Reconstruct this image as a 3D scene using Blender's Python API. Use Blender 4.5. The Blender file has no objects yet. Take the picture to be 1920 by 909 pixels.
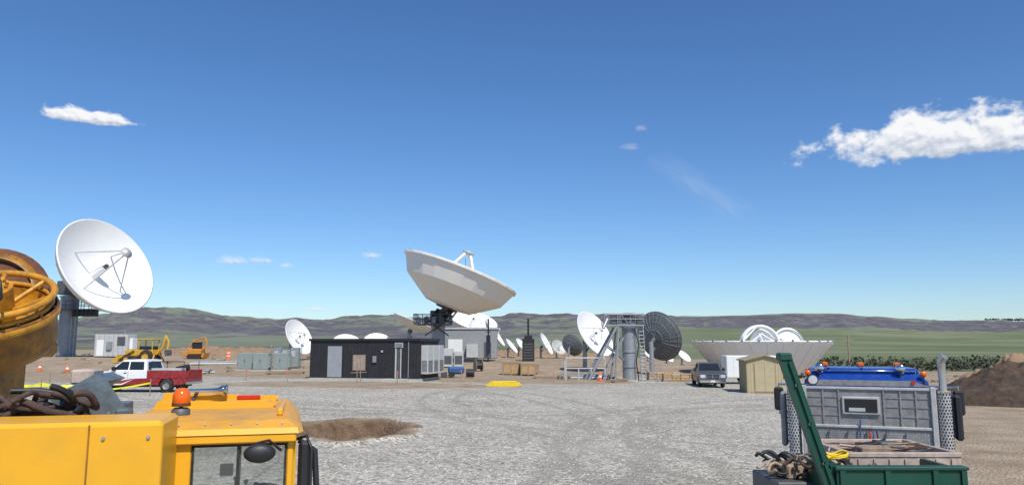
import bpy, math, random
from mathutils import Vector, Matrix, noise, Euler
random.seed(7)
R=math.radians
scene=bpy.context.scene
scene.view_settings.view_transform='Standard'
scene.view_settings.look='None'
scene.view_settings.exposure=0

# ------------------------------------------------------------ materials
def newmat(name):
    m=bpy.data.materials.new(name); m.use_nodes=True
    nt=m.node_tree; b=nt.nodes['Principled BSDF']
    return m,nt,b
_cache={}
def mat(name,col,rough=0.5,metal=0.0,var=0.12,scale=3.0,bump=0.0,bscale=40.0,dirt=None,dirtamt=0.0):
    if name in _cache: return _cache[name]
    m,nt,b=newmat(name)
    tc=nt.nodes.new('ShaderNodeTexCoord')
    n=nt.nodes.new('ShaderNodeTexNoise'); n.inputs['Scale'].default_value=scale; n.inputs['Detail'].default_value=6
    nt.links.new(tc.outputs['Object'],n.inputs['Vector'])
    r=nt.nodes.new('ShaderNodeValToRGB')
    r.color_ramp.elements[0].position=0.3; r.color_ramp.elements[1].position=0.7
    c=col
    r.color_ramp.elements[0].color=(c[0]*(1-var),c[1]*(1-var),c[2]*(1-var),1)
    r.color_ramp.elements[1].color=(min(1,c[0]*(1+var)),min(1,c[1]*(1+var)),min(1,c[2]*(1+var)),1)
    nt.links.new(n.outputs['Fac'],r.inputs['Fac'])
    out=r.outputs['Color']
    if dirt:
        n2=nt.nodes.new('ShaderNodeTexNoise'); n2.inputs['Scale'].default_value=scale*2.3; n2.inputs['Detail'].default_value=9; n2.inputs['Roughness'].default_value=0.7
        nt.links.new(tc.outputs['Object'],n2.inputs['Vector'])
        r2=nt.nodes.new('ShaderNodeValToRGB'); r2.color_ramp.elements[0].position=0.52-0.1*dirtamt; r2.color_ramp.elements[1].position=0.72
        r2.color_ramp.elements[0].color=(0,0,0,1); r2.color_ramp.elements[1].color=(dirtamt,)*3+(1,)
        nt.links.new(n2.outputs['Fac'],r2.inputs['Fac'])
        mx=nt.nodes.new('ShaderNodeMix'); mx.data_type='RGBA'
        nt.links.new(r2.outputs['Color'],mx.inputs['Factor']); nt.links.new(out,mx.inputs['A']); mx.inputs['B'].default_value=(*dirt,1)
        out=mx.outputs['Result']
    nt.links.new(out,b.inputs['Base Color'])
    b.inputs['Roughness'].default_value=rough; b.inputs['Metallic'].default_value=metal
    if bump>0:
        n3=nt.nodes.new('ShaderNodeTexNoise'); n3.inputs['Scale'].default_value=bscale; n3.inputs['Detail'].default_value=4
        nt.links.new(tc.outputs['Object'],n3.inputs['Vector'])
        bp=nt.nodes.new('ShaderNodeBump'); bp.inputs['Strength'].default_value=bump; bp.inputs['Distance'].default_value=0.02
        nt.links.new(n3.outputs['Fac'],bp.inputs['Height']); nt.links.new(bp.outputs['Normal'],b.inputs['Normal'])
    _cache[name]=m
    return m
def glass(name,tint,opac):
    m=bpy.data.materials.new(name); m.use_nodes=True; nt=m.node_tree
    nt.nodes.clear()
    o=nt.nodes.new('ShaderNodeOutputMaterial'); t=nt.nodes.new('ShaderNodeBsdfTransparent'); t.inputs[0].default_value=(*tint,1)
    g=nt.nodes.new('ShaderNodeBsdfGlossy'); g.inputs['Roughness'].default_value=0.03
    f=nt.nodes.new('ShaderNodeFresnel'); f.inputs[0].default_value=1.5
    d=nt.nodes.new('ShaderNodeBsdfDiffuse'); d.inputs[0].default_value=(.5,.5,.47,1)
    m1=nt.nodes.new('ShaderNodeMixShader'); m2=nt.nodes.new('ShaderNodeMixShader')
    n=nt.nodes.new('ShaderNodeTexNoise'); n.inputs['Scale'].default_value=3
    mm=nt.nodes.new('ShaderNodeMath'); mm.operation='MULTIPLY'; mm.inputs[1].default_value=opac*2
    nt.links.new(n.outputs['Fac'],mm.inputs[0]); nt.links.new(mm.outputs[0],m1.inputs[0])
    nt.links.new(t.outputs[0],m1.inputs[1]); nt.links.new(d.outputs[0],m1.inputs[2])
    nt.links.new(f.outputs[0],m2.inputs[0]); nt.links.new(m1.outputs[0],m2.inputs[1]); nt.links.new(g.outputs[0],m2.inputs[2])
    nt.links.new(m2.outputs[0],o.inputs[0])
    return m

DUST=(.33,.27,.19)
M_white=mat('white_paint',(.82,.82,.80),.45,var=.03,scale=.6,dirt=(.68,.66,.61),dirtamt=.15)
M_white2=mat('white_panel',(.78,.78,.75),.5,var=.04,scale=.8,dirt=(.55,.53,.48),dirtamt=.25)
M_cream=mat('cream_paint',(.82,.80,.74),.6,var=.02,scale=.4)
M_grey=mat('grey_steel',(.30,.32,.34),.5,.3,var=.12,dirt=(.2,.17,.14),dirtamt=.4)
M_dgrey=mat('dark_steel',(.10,.105,.11),.55,.3,var=.2)
M_lgrey=mat('light_grey_metal',(.50,.51,.50),.5,.1,var=.08,dirt=DUST,dirtamt=.3)
M_galv=mat('galvanised_steel',(.42,.43,.44),.42,.6,var=.15,scale=8)
M_black=mat('black_paint',(.018,.018,.020),.5,var=.2,scale=3)
M_siding=mat('black_siding',(.020,.020,.023),.6,var=.25,scale=1.5,dirt=(.07,.06,.055),dirtamt=.3)
M_rubber=mat('rubber',(.02,.02,.02),.85,var=.3,dirt=(.12,.1,.08),dirtamt=.5)
M_glassd=mat('dark_glass',(.02,.025,.03),.06,0,var=.1)
M_chrome=mat('chrome',(.72,.72,.72),.14,1,var=.04)
M_stackc=mat('stack_chrome',(.60,.59,.57),.3,.75,var=.1)
M_alu=mat('aluminium',(.30,.295,.285),.5,.35,var=.15,scale=6,dirt=(.13,.115,.10),dirtamt=.6,bump=.15,bscale=20)
M_alu2=mat('bright_aluminium',(.52,.515,.50),.45,.35,var=.12,scale=6,dirt=(.22,.2,.18),dirtamt=.4)
M_yel=mat('crane_yellow',(.80,.40,.018),.38,var=.05,scale=1.5,dirt=(.50,.28,.05),dirtamt=.25,bump=.03,bscale=8)
M_yel2=mat('crane_roof_yellow',(.70,.34,.035),.5,var=.12,scale=2.5,dirt=(.36,.25,.12),dirtamt=.65,bump=.06,bscale=30)
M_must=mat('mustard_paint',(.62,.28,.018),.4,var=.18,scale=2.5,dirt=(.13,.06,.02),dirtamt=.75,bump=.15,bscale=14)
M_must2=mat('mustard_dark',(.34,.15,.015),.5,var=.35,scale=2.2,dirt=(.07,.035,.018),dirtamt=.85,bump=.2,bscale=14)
M_rust=mat('rusty_steel',(.16,.055,.025),.8,var=.35,scale=4,dirt=(.05,.025,.015),dirtamt=.6,bump=.3)
M_blue=mat('truck_blue',(.008,.05,.28),.25,var=.06,dirt=(.12,.13,.17),dirtamt=.25)
M_red=mat('dark_red_paint',(.27,.015,.022),.3,var=.08,dirt=DUST,dirtamt=.3)
M_pwhite=mat('car_white',(.80,.80,.79),.25,var=.03,dirt=(.5,.46,.4),dirtamt=.15)
M_silver=mat('car_grey',(.14,.15,.16),.3,.5,var=.08,dirt=DUST,dirtamt=.4)
M_green=mat('dark_green_paint',(.005,.065,.040),.42,var=.12,scale=4,dirt=(.03,.045,.035),dirtamt=.6)
M_amber=mat('amber_lens',(.75,.13,.008),.15,var=.08)
M_redl=mat('red_lens',(.5,.03,.01),.2,var=.1)
M_cone=mat('cone_orange',(.80,.12,.015),.6,var=.06)
M_wood=mat('plywood',(.42,.27,.13),.8,var=.2,scale=5)
M_wood2=mat('old_wood',(.30,.22,.15),.85,var=.3,scale=9)
M_tan=mat('shed_tan',(.44,.37,.22),.7,var=.06,scale=2)
M_shroof=mat('shed_roof',(.33,.27,.18),.8,var=.15)
M_rope=mat('brown_hose',(.075,.047,.038),.9,var=.4,scale=12,bump=.6,bscale=60)
M_teal=mat('grey_blue_steel',(.14,.18,.20),.5,.2,var=.2,scale=5,dirt=(.07,.06,.05),dirtamt=.7)
M_conc=mat('concrete',(.45,.43,.39),.9,var=.12,scale=3,bump=.2)
M_yplast=mat('yellow_plastic',(.80,.55,.02),.5,var=.06)
M_bluetarp=mat('blue_tarp',(.04,.10,.25),.6,var=.2)
M_crate=mat('faded_crate',(.45,.36,.30),.75,var=.2,scale=6,dirt=(.2,.12,.09),dirtamt=.5)
M_head=mat('lamp_glass',(.75,.76,.78),.1,.3,var=.05)
M_glass=glass('cab_glass',(.96,.98,.97),.14)
M_mesh=mat('dish_dark_back',(.12,.13,.135),.6,.2,var=.2)

# ------------------------------------------------------------ mesh builder
class B:
    def __init__(s,name):
        s.name=name; s.v=[]; s.f=[]; s.mi=[]; s.sm=[]; s.mats=[]; s.M=Matrix.Identity(4); s.stack=[]
    def push(s,M): s.stack.append(s.M.copy()); s.M=s.M@M
    def pop(s): s.M=s.stack.pop()
    def _m(s,m):
        if m not in s.mats: s.mats.append(m)
        return s.mats.index(m)
    def add(s,vs,fs,m,smooth=False):
        o=len(s.v); s.v+= [tuple(s.M@Vector(p)) for p in vs]
        k=s._m(m)
        for f in fs: s.f.append([i+o for i in f]); s.mi.append(k); s.sm.append(smooth)
    def box(s,x0,x1,y0,y1,z0,z1,m,bev=0.0):
        if x0>x1:x0,x1=x1,x0
        if y0>y1:y0,y1=y1,y0
        if z0>z1:z0,z1=z1,z0
        b=min(bev,(x1-x0)*.45,(y1-y0)*.45,(z1-z0)*.45)
        if b<=0:
            vs=[(x,y,z) for z in (z0,z1) for y in (y0,y1) for x in (x0,x1)]
            s.add(vs,[(0,2,3,1),(4,5,7,6),(0,1,5,4),(2,6,7,3),(0,4,6,2),(1,3,7,5)],m); return
        vs=[];idx={}
        X=(x0,x1);Y=(y0,y1);Z=(z0,z1)
        for i in (0,1):
            for j in (0,1):
                for k in (0,1):
                    sx,sy,sz=(1,-1)[i],(1,-1)[j],(1,-1)[k]
                    idx[i,j,k,0]=len(vs);vs.append((X[i],Y[j]+sy*b,Z[k]+sz*b))
                    idx[i,j,k,1]=len(vs);vs.append((X[i]+sx*b,Y[j],Z[k]+sz*b))
                    idx[i,j,k,2]=len(vs);vs.append((X[i]+sx*b,Y[j]+sy*b,Z[k]))
        fs=[]
        for i in (0,1):
            fs.append([idx[i,0,0,0],idx[i,1,0,0],idx[i,1,1,0],idx[i,0,1,0]])
            fs.append([idx[0,i,0,1],idx[1,i,0,1],idx[1,i,1,1],idx[0,i,1,1]])
            fs.append([idx[0,0,i,2],idx[1,0,i,2],idx[1,1,i,2],idx[0,1,i,2]])
        for i in (0,1):
            for j in (0,1):
                fs.append([idx[i,j,0,0],idx[i,j,1,0],idx[i,j,1,1],idx[i,j,0,1]])
                fs.append([idx[i,0,j,0],idx[i,1,j,0],idx[i,1,j,2],idx[i,0,j,2]])
                fs.append([idx[0,i,j,1],idx[1,i,j,1],idx[1,i,j,2],idx[0,i,j,2]])
                for k in (0,1): fs.append([idx[i,j,k,0],idx[i,j,k,1],idx[i,j,k,2]])
        seen=set();out=[]
        for f in fs:
            t=tuple(sorted(f))
            if t in seen: continue
            seen.add(t);out.append(f)
        s.add(vs,out,m)
    def tube(s,p,q,r,m,n=8,r2=None,caps=True,smooth=True):
        p=Vector(p);q=Vector(q);d=q-p
        if d.length<1e-6:return
        r2=r if r2 is None else r2
        a=d.normalized(); u=a.orthogonal().normalized(); w=a.cross(u)
        vs=[]
        for c,rr in((p,r),(q,r2)):
            for i in range(n):
                t=2*math.pi*i/n+math.pi/n; vs.append(c+u*math.cos(t)*rr+w*math.sin(t)*rr)
        s.add(vs,[(i,(i+1)%n,n+(i+1)%n,n+i) for i in range(n)],m,smooth)
        if caps:
            s.add(vs[:n],[tuple(range(n))[::-1]],m); s.add(vs[n:],[tuple(range(n))],m)
    def path(s,pts,r,m,n=8,closed=False):
        pts=[Vector(p) for p in pts]; N=len(pts); vs=[]; ref=None
        for i,p in enumerate(pts):
            if closed: d=pts[(i+1)%N]-pts[i-1]
            else: d=pts[min(i+1,N-1)]-pts[max(i-1,0)]
            d.normalize()
            if ref is None: ref=d.orthogonal().normalized()
            u=(ref-d*ref.dot(d)).normalized(); ref=u; w=d.cross(u)
            for k in range(n):
                t=2*math.pi*k/n; vs.append(p+u*math.cos(t)*r+w*math.sin(t)*r)
        fs=[]
        for i in range(N if closed else N-1):
            j=(i+1)%N
            for k in range(n): fs.append((i*n+k,i*n+(k+1)%n,j*n+(k+1)%n,j*n+k))
        s.add(vs,fs,m,True)
        if not closed:
            s.add(vs[:n],[tuple(range(n))[::-1]],m); s.add(vs[-n:],[tuple(range(n))],m)
    def rev(s,prof,m,n=32,smooth=True,a0=0,a1=2*math.pi):
        full=abs(a1-a0-2*math.pi)<1e-6
        k=n if full else n+1; vs=[]
        for i in range(k):
            t=a0+(a1-a0)*i/n
            for r,z in prof: vs.append((r*math.cos(t),r*math.sin(t),z))
        L=len(prof);fs=[]
        for i in range(n):
            j=(i+1)%k
            for q in range(L-1): fs.append((i*L+q,j*L+q,j*L+q+1,i*L+q+1))
        s.add(vs,fs,m,smooth)
    def prism(s,pts,y0,y1,m,smooth=False):
        n=len(pts); vs=[(x,y0,z) for x,z in pts]+[(x,y1,z) for x,z in pts]
        s.add(vs,[tuple(range(n)),tuple(range(2*n-1,n-1,-1))]+[(i,n+i,n+(i+1)%n,(i+1)%n) for i in range(n)],m,smooth)
    def sphere(s,c,r,m,n=12,sz=1.0):
        prof=[(r*math.sin(math.pi*i/n),-r*sz*math.cos(math.pi*i/n)) for i in range(n+1)]
        s.push(Matrix.Translation(c)); s.rev(prof,m,n*2); s.pop()
    def done(s,loc=(0,0,0),rz=0,bevel=0):
        me=bpy.data.meshes.new(s.name); me.from_pydata(s.v,[],s.f)
        for m in s.mats: me.materials.append(m)
        me.polygons.foreach_set('material_index',s.mi); me.polygons.foreach_set('use_smooth',s.sm)
        me.update()
        import bmesh
        bm=bmesh.new(); bm.from_mesh(me); bmesh.ops.recalc_face_normals(bm,faces=bm.faces); bm.to_mesh(me); bm.free()
        o=bpy.data.objects.new(s.name,me); scene.collection.objects.link(o)
        o.location=loc; o.rotation_euler=(0,0,rz)
        return o
def inst(o,loc,rz=0,sc=1):
    c=bpy.data.objects.new(o.name.split('.')[0],o.data); scene.collection.objects.link(c)
    c.location=loc;c.rotation_euler=(0,0,rz);c.scale=(sc,sc,sc); return c
def turn(o,x,y,deg):
    p=Matrix.Translation((x,y,0)); o.matrix_world=p@Matrix.Rotation(R(deg),4,'Z')@p.inverted()

# ------------------------------------------------------------ ground
def sst(x,a,b):
    t=max(0,min(1,(x-a)/(b-a))); return t*t*(3-2*t)
PIT=(-5.7,26.3)
def G(x,y):
    z=max(-.4,min(.3,-.016*x))*sst(y,22,42)
    z+=1.0*sst(y,70,100)*(1-sst(x,14,34))
    z-=1.1*sst(y,85,130)*sst(x,18,50)
    if y<200:
        z+=.05*noise.noise(Vector((x*.12,y*.12,0)))+.012*noise.noise(Vector((x*.8,y*.8,3)))
        z+=.25*sst(y,80,95)*max(0,noise.noise(Vector((x*.09,y*.15,8))))
    return z
def pitv(x,y):
    dx=(x-PIT[0])/2.2; dy=(y-PIT[1])/2.7
    return math.sqrt(dx*dx+dy*dy)+.26*noise.noise(Vector((x*.9,y*.9,1)))
def axis(lims):
    out=[]; 
    for a,b,st in lims:
        t=a
        while t<b-1e-6: out.append(t); t+=st
    out.append(lims[-1][1]); return out
xs=axis([(-9000,-2000,1000),(-2000,-400,200),(-400,-100,30),(-100,-40,2.5),(-40,-12,.5),(-12,0,.2),(0,40,.5),(40,100,2.5),(100,400,30),(400,2000,200),(2000,9000,1000)])
ys=axis([(-3000,-200,400),(-200,-20,20),(-20,8,2),(8,22,.35),(22,31,.18),(31,45,.35),(45,90,.8),(90,160,2.5),(160,400,20),(400,2000,200),(2000,9000,1000)])
vs=[];dirt=[];green=[];dark=[]
def dirtmask(x,y):
    d=0.0
    e0=60+ (8 if x>3 else 0)+6*noise.noise(Vector((x*.08,0,5)))
    d=max(d, sst(y,e0,e0+8))
    d=max(d, sst(x-(7.4+ (y-12)*.47),-1.2,1.6))
    e=((x+11)/10)**2+((y-53.5-.1*(x+11))/4.3)**2
    d=max(d,1-sst(e,.6,1.3))
    e=((x+0)/11)**2+((y-64)/6)**2
    d=max(d,1-sst(e,.6,1.3))
    e=((x+36)/13)**2+((y-60)/6)**2
    d=max(d,.7*(1-sst(e,.5,1.4)))
    p=pitv(x,y); d=max(d,1.3*(1-sst(p,1.05,1.25)))
    return d
for y in ys:
    for x in xs:
        z=G(x,y); dk=0
        if abs(x-PIT[0])<6 and abs(y-PIT[1])<6:
            p=pitv(x,y); z+=-1.2*(1-sst(p,.5,1.0))+.16*math.exp(-((p-1.12)/.12)**2)+.09*noise.fractal(Vector((x*2,y*2,2)),.8,2,4)*(1-sst(p,1,1.3)); dk=1-sst(p,.95,1.2)
        vs.append((x,y,z)); dirt.append(dirtmask(x,y)); dark.append(dk)
        g=sst(y,100,150)*sst(x-.28*y,-2,6)
        g=max(g,sst(y,190,300))
        green.append(g)
nx=len(xs);ny=len(ys)
fs=[(j*nx+i,j*nx+i+1,(j+1)*nx+i+1,(j+1)*nx+i) for j in range(ny-1) for i in range(nx-1)]
me=bpy.data.meshes.new('ground'); me.from_pydata(vs,[],fs)
for nm,dt in(('dirt',dirt),('green',green),('pit',dark)):
    a=me.attributes.new(nm,'FLOAT','POINT'); a.data.foreach_set('value',dt)
me.polygons.foreach_set('use_smooth',[True]*len(fs)); me.update()
ground=bpy.data.objects.new('ground',me); scene.collection.objects.link(ground)
m,nt,b=newmat('ground_gravel_dirt'); N=nt.nodes; L=nt.links
def nn(t,**k):
    n=N.new(t)
    for a_,v_ in k.items(): n.inputs[a_].default_value=v_
    return n
tc=nn('ShaderNodeTexCoord'); P=tc.outputs['Object']
def noi(scale,det=4,rough=.5):
    n=nn('ShaderNodeTexNoise',Scale=scale,Detail=det,Roughness=rough); L.new(P,n.inputs['Vector']); return n.outputs['Fac']
def ramp(fac,stops):
    r=N.new('ShaderNodeValToRGB'); cr=r.color_ramp
    while len(cr.elements)<len(stops): cr.elements.new(.5)
    for e,(p,c) in zip(cr.elements,stops): e.position=p; e.color=(*c,1) if len(c)==3 else c
    L.new(fac,r.inputs['Fac']); return r.outputs['Color']
def mix(f,a_,b_,mode='MIX'):
    x=N.new('ShaderNodeMix'); x.data_type='RGBA'; x.blend_type=mode
    if isinstance(f,(int,float)): x.inputs['Factor'].default_value=f
    else: L.new(f,x.inputs['Factor'])
    for s_,v in(('A',a_),('B',b_)):
        if isinstance(v,tuple): x.inputs[s_].default_value=(*v,1)
        else: L.new(v,x.inputs[s_])
    return x.outputs['Result']
def mth(op,a_,b_=None):
    x=N.new('ShaderNodeMath'); x.operation=op
    for i,v in enumerate((a_,b_)):
        if v is None: continue
        if isinstance(v,(int,float)): x.inputs[i].default_value=v
        else: L.new(v,x.inputs[i])
    return x.outputs[0]
vor=nn('ShaderNodeTexVoronoi',Scale=13.0); L.new(P,vor.inputs['Vector'])
vc=N.new('ShaderNodeSeparateColor'); L.new(vor.outputs['Color'],vc.inputs[0])
stones=ramp(vc.outputs[0],[(0,(.22,.205,.175)),(.35,(.39,.37,.325)),(.75,(.52,.50,.445)),(1,(.70,.675,.61))])
big=ramp(noi(.22,5,.6),[(.3,(.80,.78,.74)),(.7,(1.10,1.08,1.04))])
grav=mix(1.0,stones,big,'MULTIPLY')
mid=ramp(noi(2.2,6,.7),[(.3,(.80,.80,.79)),(.7,(1.15,1.15,1.14))])
grav=mix(1.0,grav,mid,'MULTIPLY')
sepg=N.new('ShaderNodeSeparateXYZ'); L.new(P,sepg.inputs[0])
wob=mth('MULTIPLY',mth('SUBTRACT',noi(.25,3),.5),2.2)
tr=None
for cx,cy,rr in((-14,18,17),(-14,18,19.1),(16,42,19),(16,42,21),(-4,60,26),(-4,60,28.1),(28,22,24.5),(28,22,26.5),(-30,30,33),(-30,30,35)):
    dx=mth('SUBTRACT',sepg.outputs[0],cx); dy=mth('SUBTRACT',sepg.outputs[1],cy)
    dd=mth('ADD',mth('SQRT',mth('ADD',mth('MULTIPLY',dx,dx),mth('MULTIPLY',dy,dy))),wob)
    v=mth('MAXIMUM',mth('SUBTRACT',1.0,mth('DIVIDE',mth('ABSOLUTE',mth('SUBTRACT',dd,rr)),.45)),0.0)
    tr=v if tr is None else mth('MAXIMUM',tr,v)
trk=ramp(mth('MULTIPLY',tr,mth('ADD',noi(.7,5),.25)),[(.12,(0,0,0)),(.55,(.6,.6,.6))])
grav=mix(trk,grav,(.27,.25,.21))
dust=ramp(noi(.13,4,.6),[(.48,(0,0,0)),(.66,(.5,.5,.5))])
grav=mix(dust,grav,(.46,.42,.35))
dn=ramp(noi(.55,7,.65),[(.25,(.24,.175,.115)),(.5,(.36,.28,.195)),(.75,(.48,.395,.29))])
dn2=ramp(noi(9,6,.7),[(.3,(.75,.75,.75)),(.7,(1.15,1.15,1.15))])
dirtc=mix(1.0,dn,dn2,'MULTIPLY')
ap=N.new('ShaderNodeAttribute'); ap.attribute_name='pit'
pitc=ramp(noi(2.5,7,.7),[(.35,(.085,.052,.03)),(.65,(.20,.13,.08))])  # brown pit soil, its colour deepened further for shadowed contrast
dirtc=mix(mth('MULTIPLY',ap.outputs['Fac'],.9),dirtc,pitc)
at=N.new('ShaderNodeAttribute'); at.attribute_name='dirt'
ag=N.new('ShaderNodeAttribute'); ag.attribute_name='green'
dm=mth('ADD',at.outputs['Fac'],mth('MULTIPLY',mth('SUBTRACT',noi(.8,8,.7),.5),1.3))
dmask=ramp(dm,[(.42,(0,0,0)),(.62,(1,1,1))])
col=mix(dmask,grav,dirtc)
gr=ramp(noi(.02,6,.6),[(.3,(.10,.12,.06)),(.6,(.16,.17,.095)),(.8,(.25,.22,.14))])
gm=mth('ADD',ag.outputs['Fac'],mth('MULTIPLY',mth('SUBTRACT',noi(.05,6,.7),.5),.8))
col=mix(ramp(gm,[(.45,(0,0,0)),(.6,(1,1,1))]),col,gr)
L.new(col,b.inputs['Base Color']); b.inputs['Roughness'].default_value=.95; b.inputs['Specular IOR Level'].default_value=.1
hh=mth('ADD',mth('MULTIPLY',vor.outputs['Distance'],-1.0),mth('MULTIPLY',noi(5,8,.7),.8))
bp=nn('ShaderNodeBump',Strength=.85,Distance=.05); L.new(hh,bp.inputs['Height']); L.new(bp.outputs[0],b.inputs['Normal'])
me.materials.append(m)

st=B('gravel_stones'); Mst=mat('stone',(.46,.44,.39),.9,var=.3,scale=2)
for i in range(9000):
    y=9+36*random.random()**1.3; x=random.uniform(-.45*y-1,.45*y+2)
    if pitv(x,y)<1.1: continue
    r=random.uniform(.015,.04)*(1+.5*(random.random()<.04)); z=G(x,y)
    a_=random.random()*6.28
    vs_=[(x+r*math.cos(a_+k*1.57)*random.uniform(.7,1.2),y+r*math.sin(a_+k*1.57)*random.uniform(.7,1.2),z) for k in range(4)]+[(x,y,z+r*random.uniform(.6,1))]
    st.add(vs_,[(0,1,4),(1,2,4),(2,3,4),(3,0,4)],Mst)
st.done()

# ------------------------------------------------------------ hills
ridge=[(-1200,40),(-600,48),(-100,44),(0,42),(110,46),(180,55),(260,60),(330,58),(420,50),(520,46),(610,42),(700,47),(770,48),(850,50),(930,52),(1010,53),(1090,54),(1150,57),(1200,55),(1300,52),(1400,54),(1500,58),(1570,58),(1640,51),(1700,47),(1780,43),(1850,44),(1920,43),(2200,46),(2700,40),(3300,40)]
def ridge_e(s):
    px=960+1413*s
    for (a,ea),(b_,eb) in zip(ridge,ridge[1:]):
        if a<=px<=b_:
            t=(px-a)/(b_-a); t=t*t*(3-2*t); return (ea+(eb-ea)*t)/1426
    return 40/1426
ss=[-1.6+3.2*i/620 for i in range(621)]
yy=[];y=230
while y<5200: yy.append(y); y*=1.02
vs=[];col_r=[];col_g=[]
for y in yy:
    for s in ss:
        x=s*y; e=ridge_e(s)
        t=(y-230)/(3400-230)
        rt=sst(960+1413*s,900,1450)
        if t<1:
            prof=(1-rt)*(0.10*sst(t,0,.1)+.9*sst(t,.12,.95)**.8)+rt*(.34*sst(t,0,.30)+.66*sst(t,.38,1)**.9)
            z=-1.5+ (3+e*3400)*prof*(y/3400)**.35*1.0
            z=min(z,3+e*y*(.10+.90*prof)) if t>.2 else z*min(1,t*5)+(-1.5)*(1-min(1,t*5))
        else:
            z=3+e*3400-(y-3400)*.05
        f=noise.fractal(Vector((x*.0026,y*.0022,0)),.8,2.1,7)
        rg=1-abs(noise.noise(Vector((x*.005,y*.0018,4))))
        amp=min(1,max(0,(t-.1)*2.2))*(1-.9*sst(t,.8,1.0))
        z+=amp*(26*f+18*(rg-.7))
        if t>.85: z+= 1.6*noise.fractal(Vector((x*.01,y*.003,2)),.8,2,4)
        vs.append((x,y,z))
        rk=.42+.8*noise.fractal(Vector((x*.004,z*.07,1)),.7,2,6)
        rk+=(.35*sst(t,.1,.4)-.65*sst(t,.7,1))*(1-rt)+ rt*(-.7+1.35*sst(t,.33,.6)-.8*sst(t,.8,1))
        col_r.append(rk); col_g.append(rt*(1-sst(t,.32,.5)))
n1=len(ss)
fs=[(j*n1+i,j*n1+i+1,(j+1)*n1+i+1,(j+1)*n1+i) for j in range(len(yy)-1) for i in range(n1-1)]
me=bpy.data.meshes.new('hills'); me.from_pydata(vs,[],fs)
a=me.attributes.new('rock','FLOAT','POINT'); a.data.foreach_set('value',col_r)
a=me.attributes.new('field','FLOAT','POINT'); a.data.foreach_set('value',col_g)
me.polygons.foreach_set('use_smooth',[True]*len(fs)); me.update()
hills=bpy.data.objects.new('hills',me); scene.collection.objects.link(hills)
m,nt,b=newmat('hills_sagebrush_rock_haze'); N=nt.nodes; L=nt.links
tc=nn('ShaderNodeTexCoord'); P=tc.outputs['Object']
ar=N.new('ShaderNodeAttribute'); ar.attribute_name='rock'; af=N.new('ShaderNodeAttribute'); af.attribute_name='field'
rm=mth('ADD',ar.outputs['Fac'],mth('MULTIPLY',mth('SUBTRACT',noi(.012,10,.75),.5),2.6))
rockc_haze=ramp(noi(.025,9,.75),[(.3,(.075,.075,.09)),(.5,(.125,.12,.135)),(.72,(.22,.205,.20))])  # rock tones lifted towards blue-grey, distance haze painted into the colour
grassc_haze=ramp(noi(.008,9,.7),[(.3,(.145,.165,.125)),(.5,(.18,.205,.15)),(.72,(.25,.25,.195))])  # grass tones paled the same way for painted haze
fmp=N.new('ShaderNodeMapping'); fmp.inputs['Scale'].default_value=(.35,1,1); L.new(P,fmp.inputs['Vector']); P0=P; P=fmp.outputs[0]
fieldc=ramp(noi(.014,9,.68),[(.34,(.10,.125,.07)),(.46,(.145,.175,.095)),(.54,(.18,.20,.12)),(.66,(.25,.235,.165))])
P=P0
c=mix(ramp(rm,[(.42,(0,0,0)),(.72,(1,1,1))]),grassc_haze,rockc_haze)
c=mix(mth('MULTIPLY',af.outputs['Fac'],.88),c,fieldc)
L.new(c,b.inputs['Base Color']); b.inputs['Roughness'].default_value=1; b.inputs['Specular IOR Level'].default_value=0
me.materials.append(m)

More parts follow.
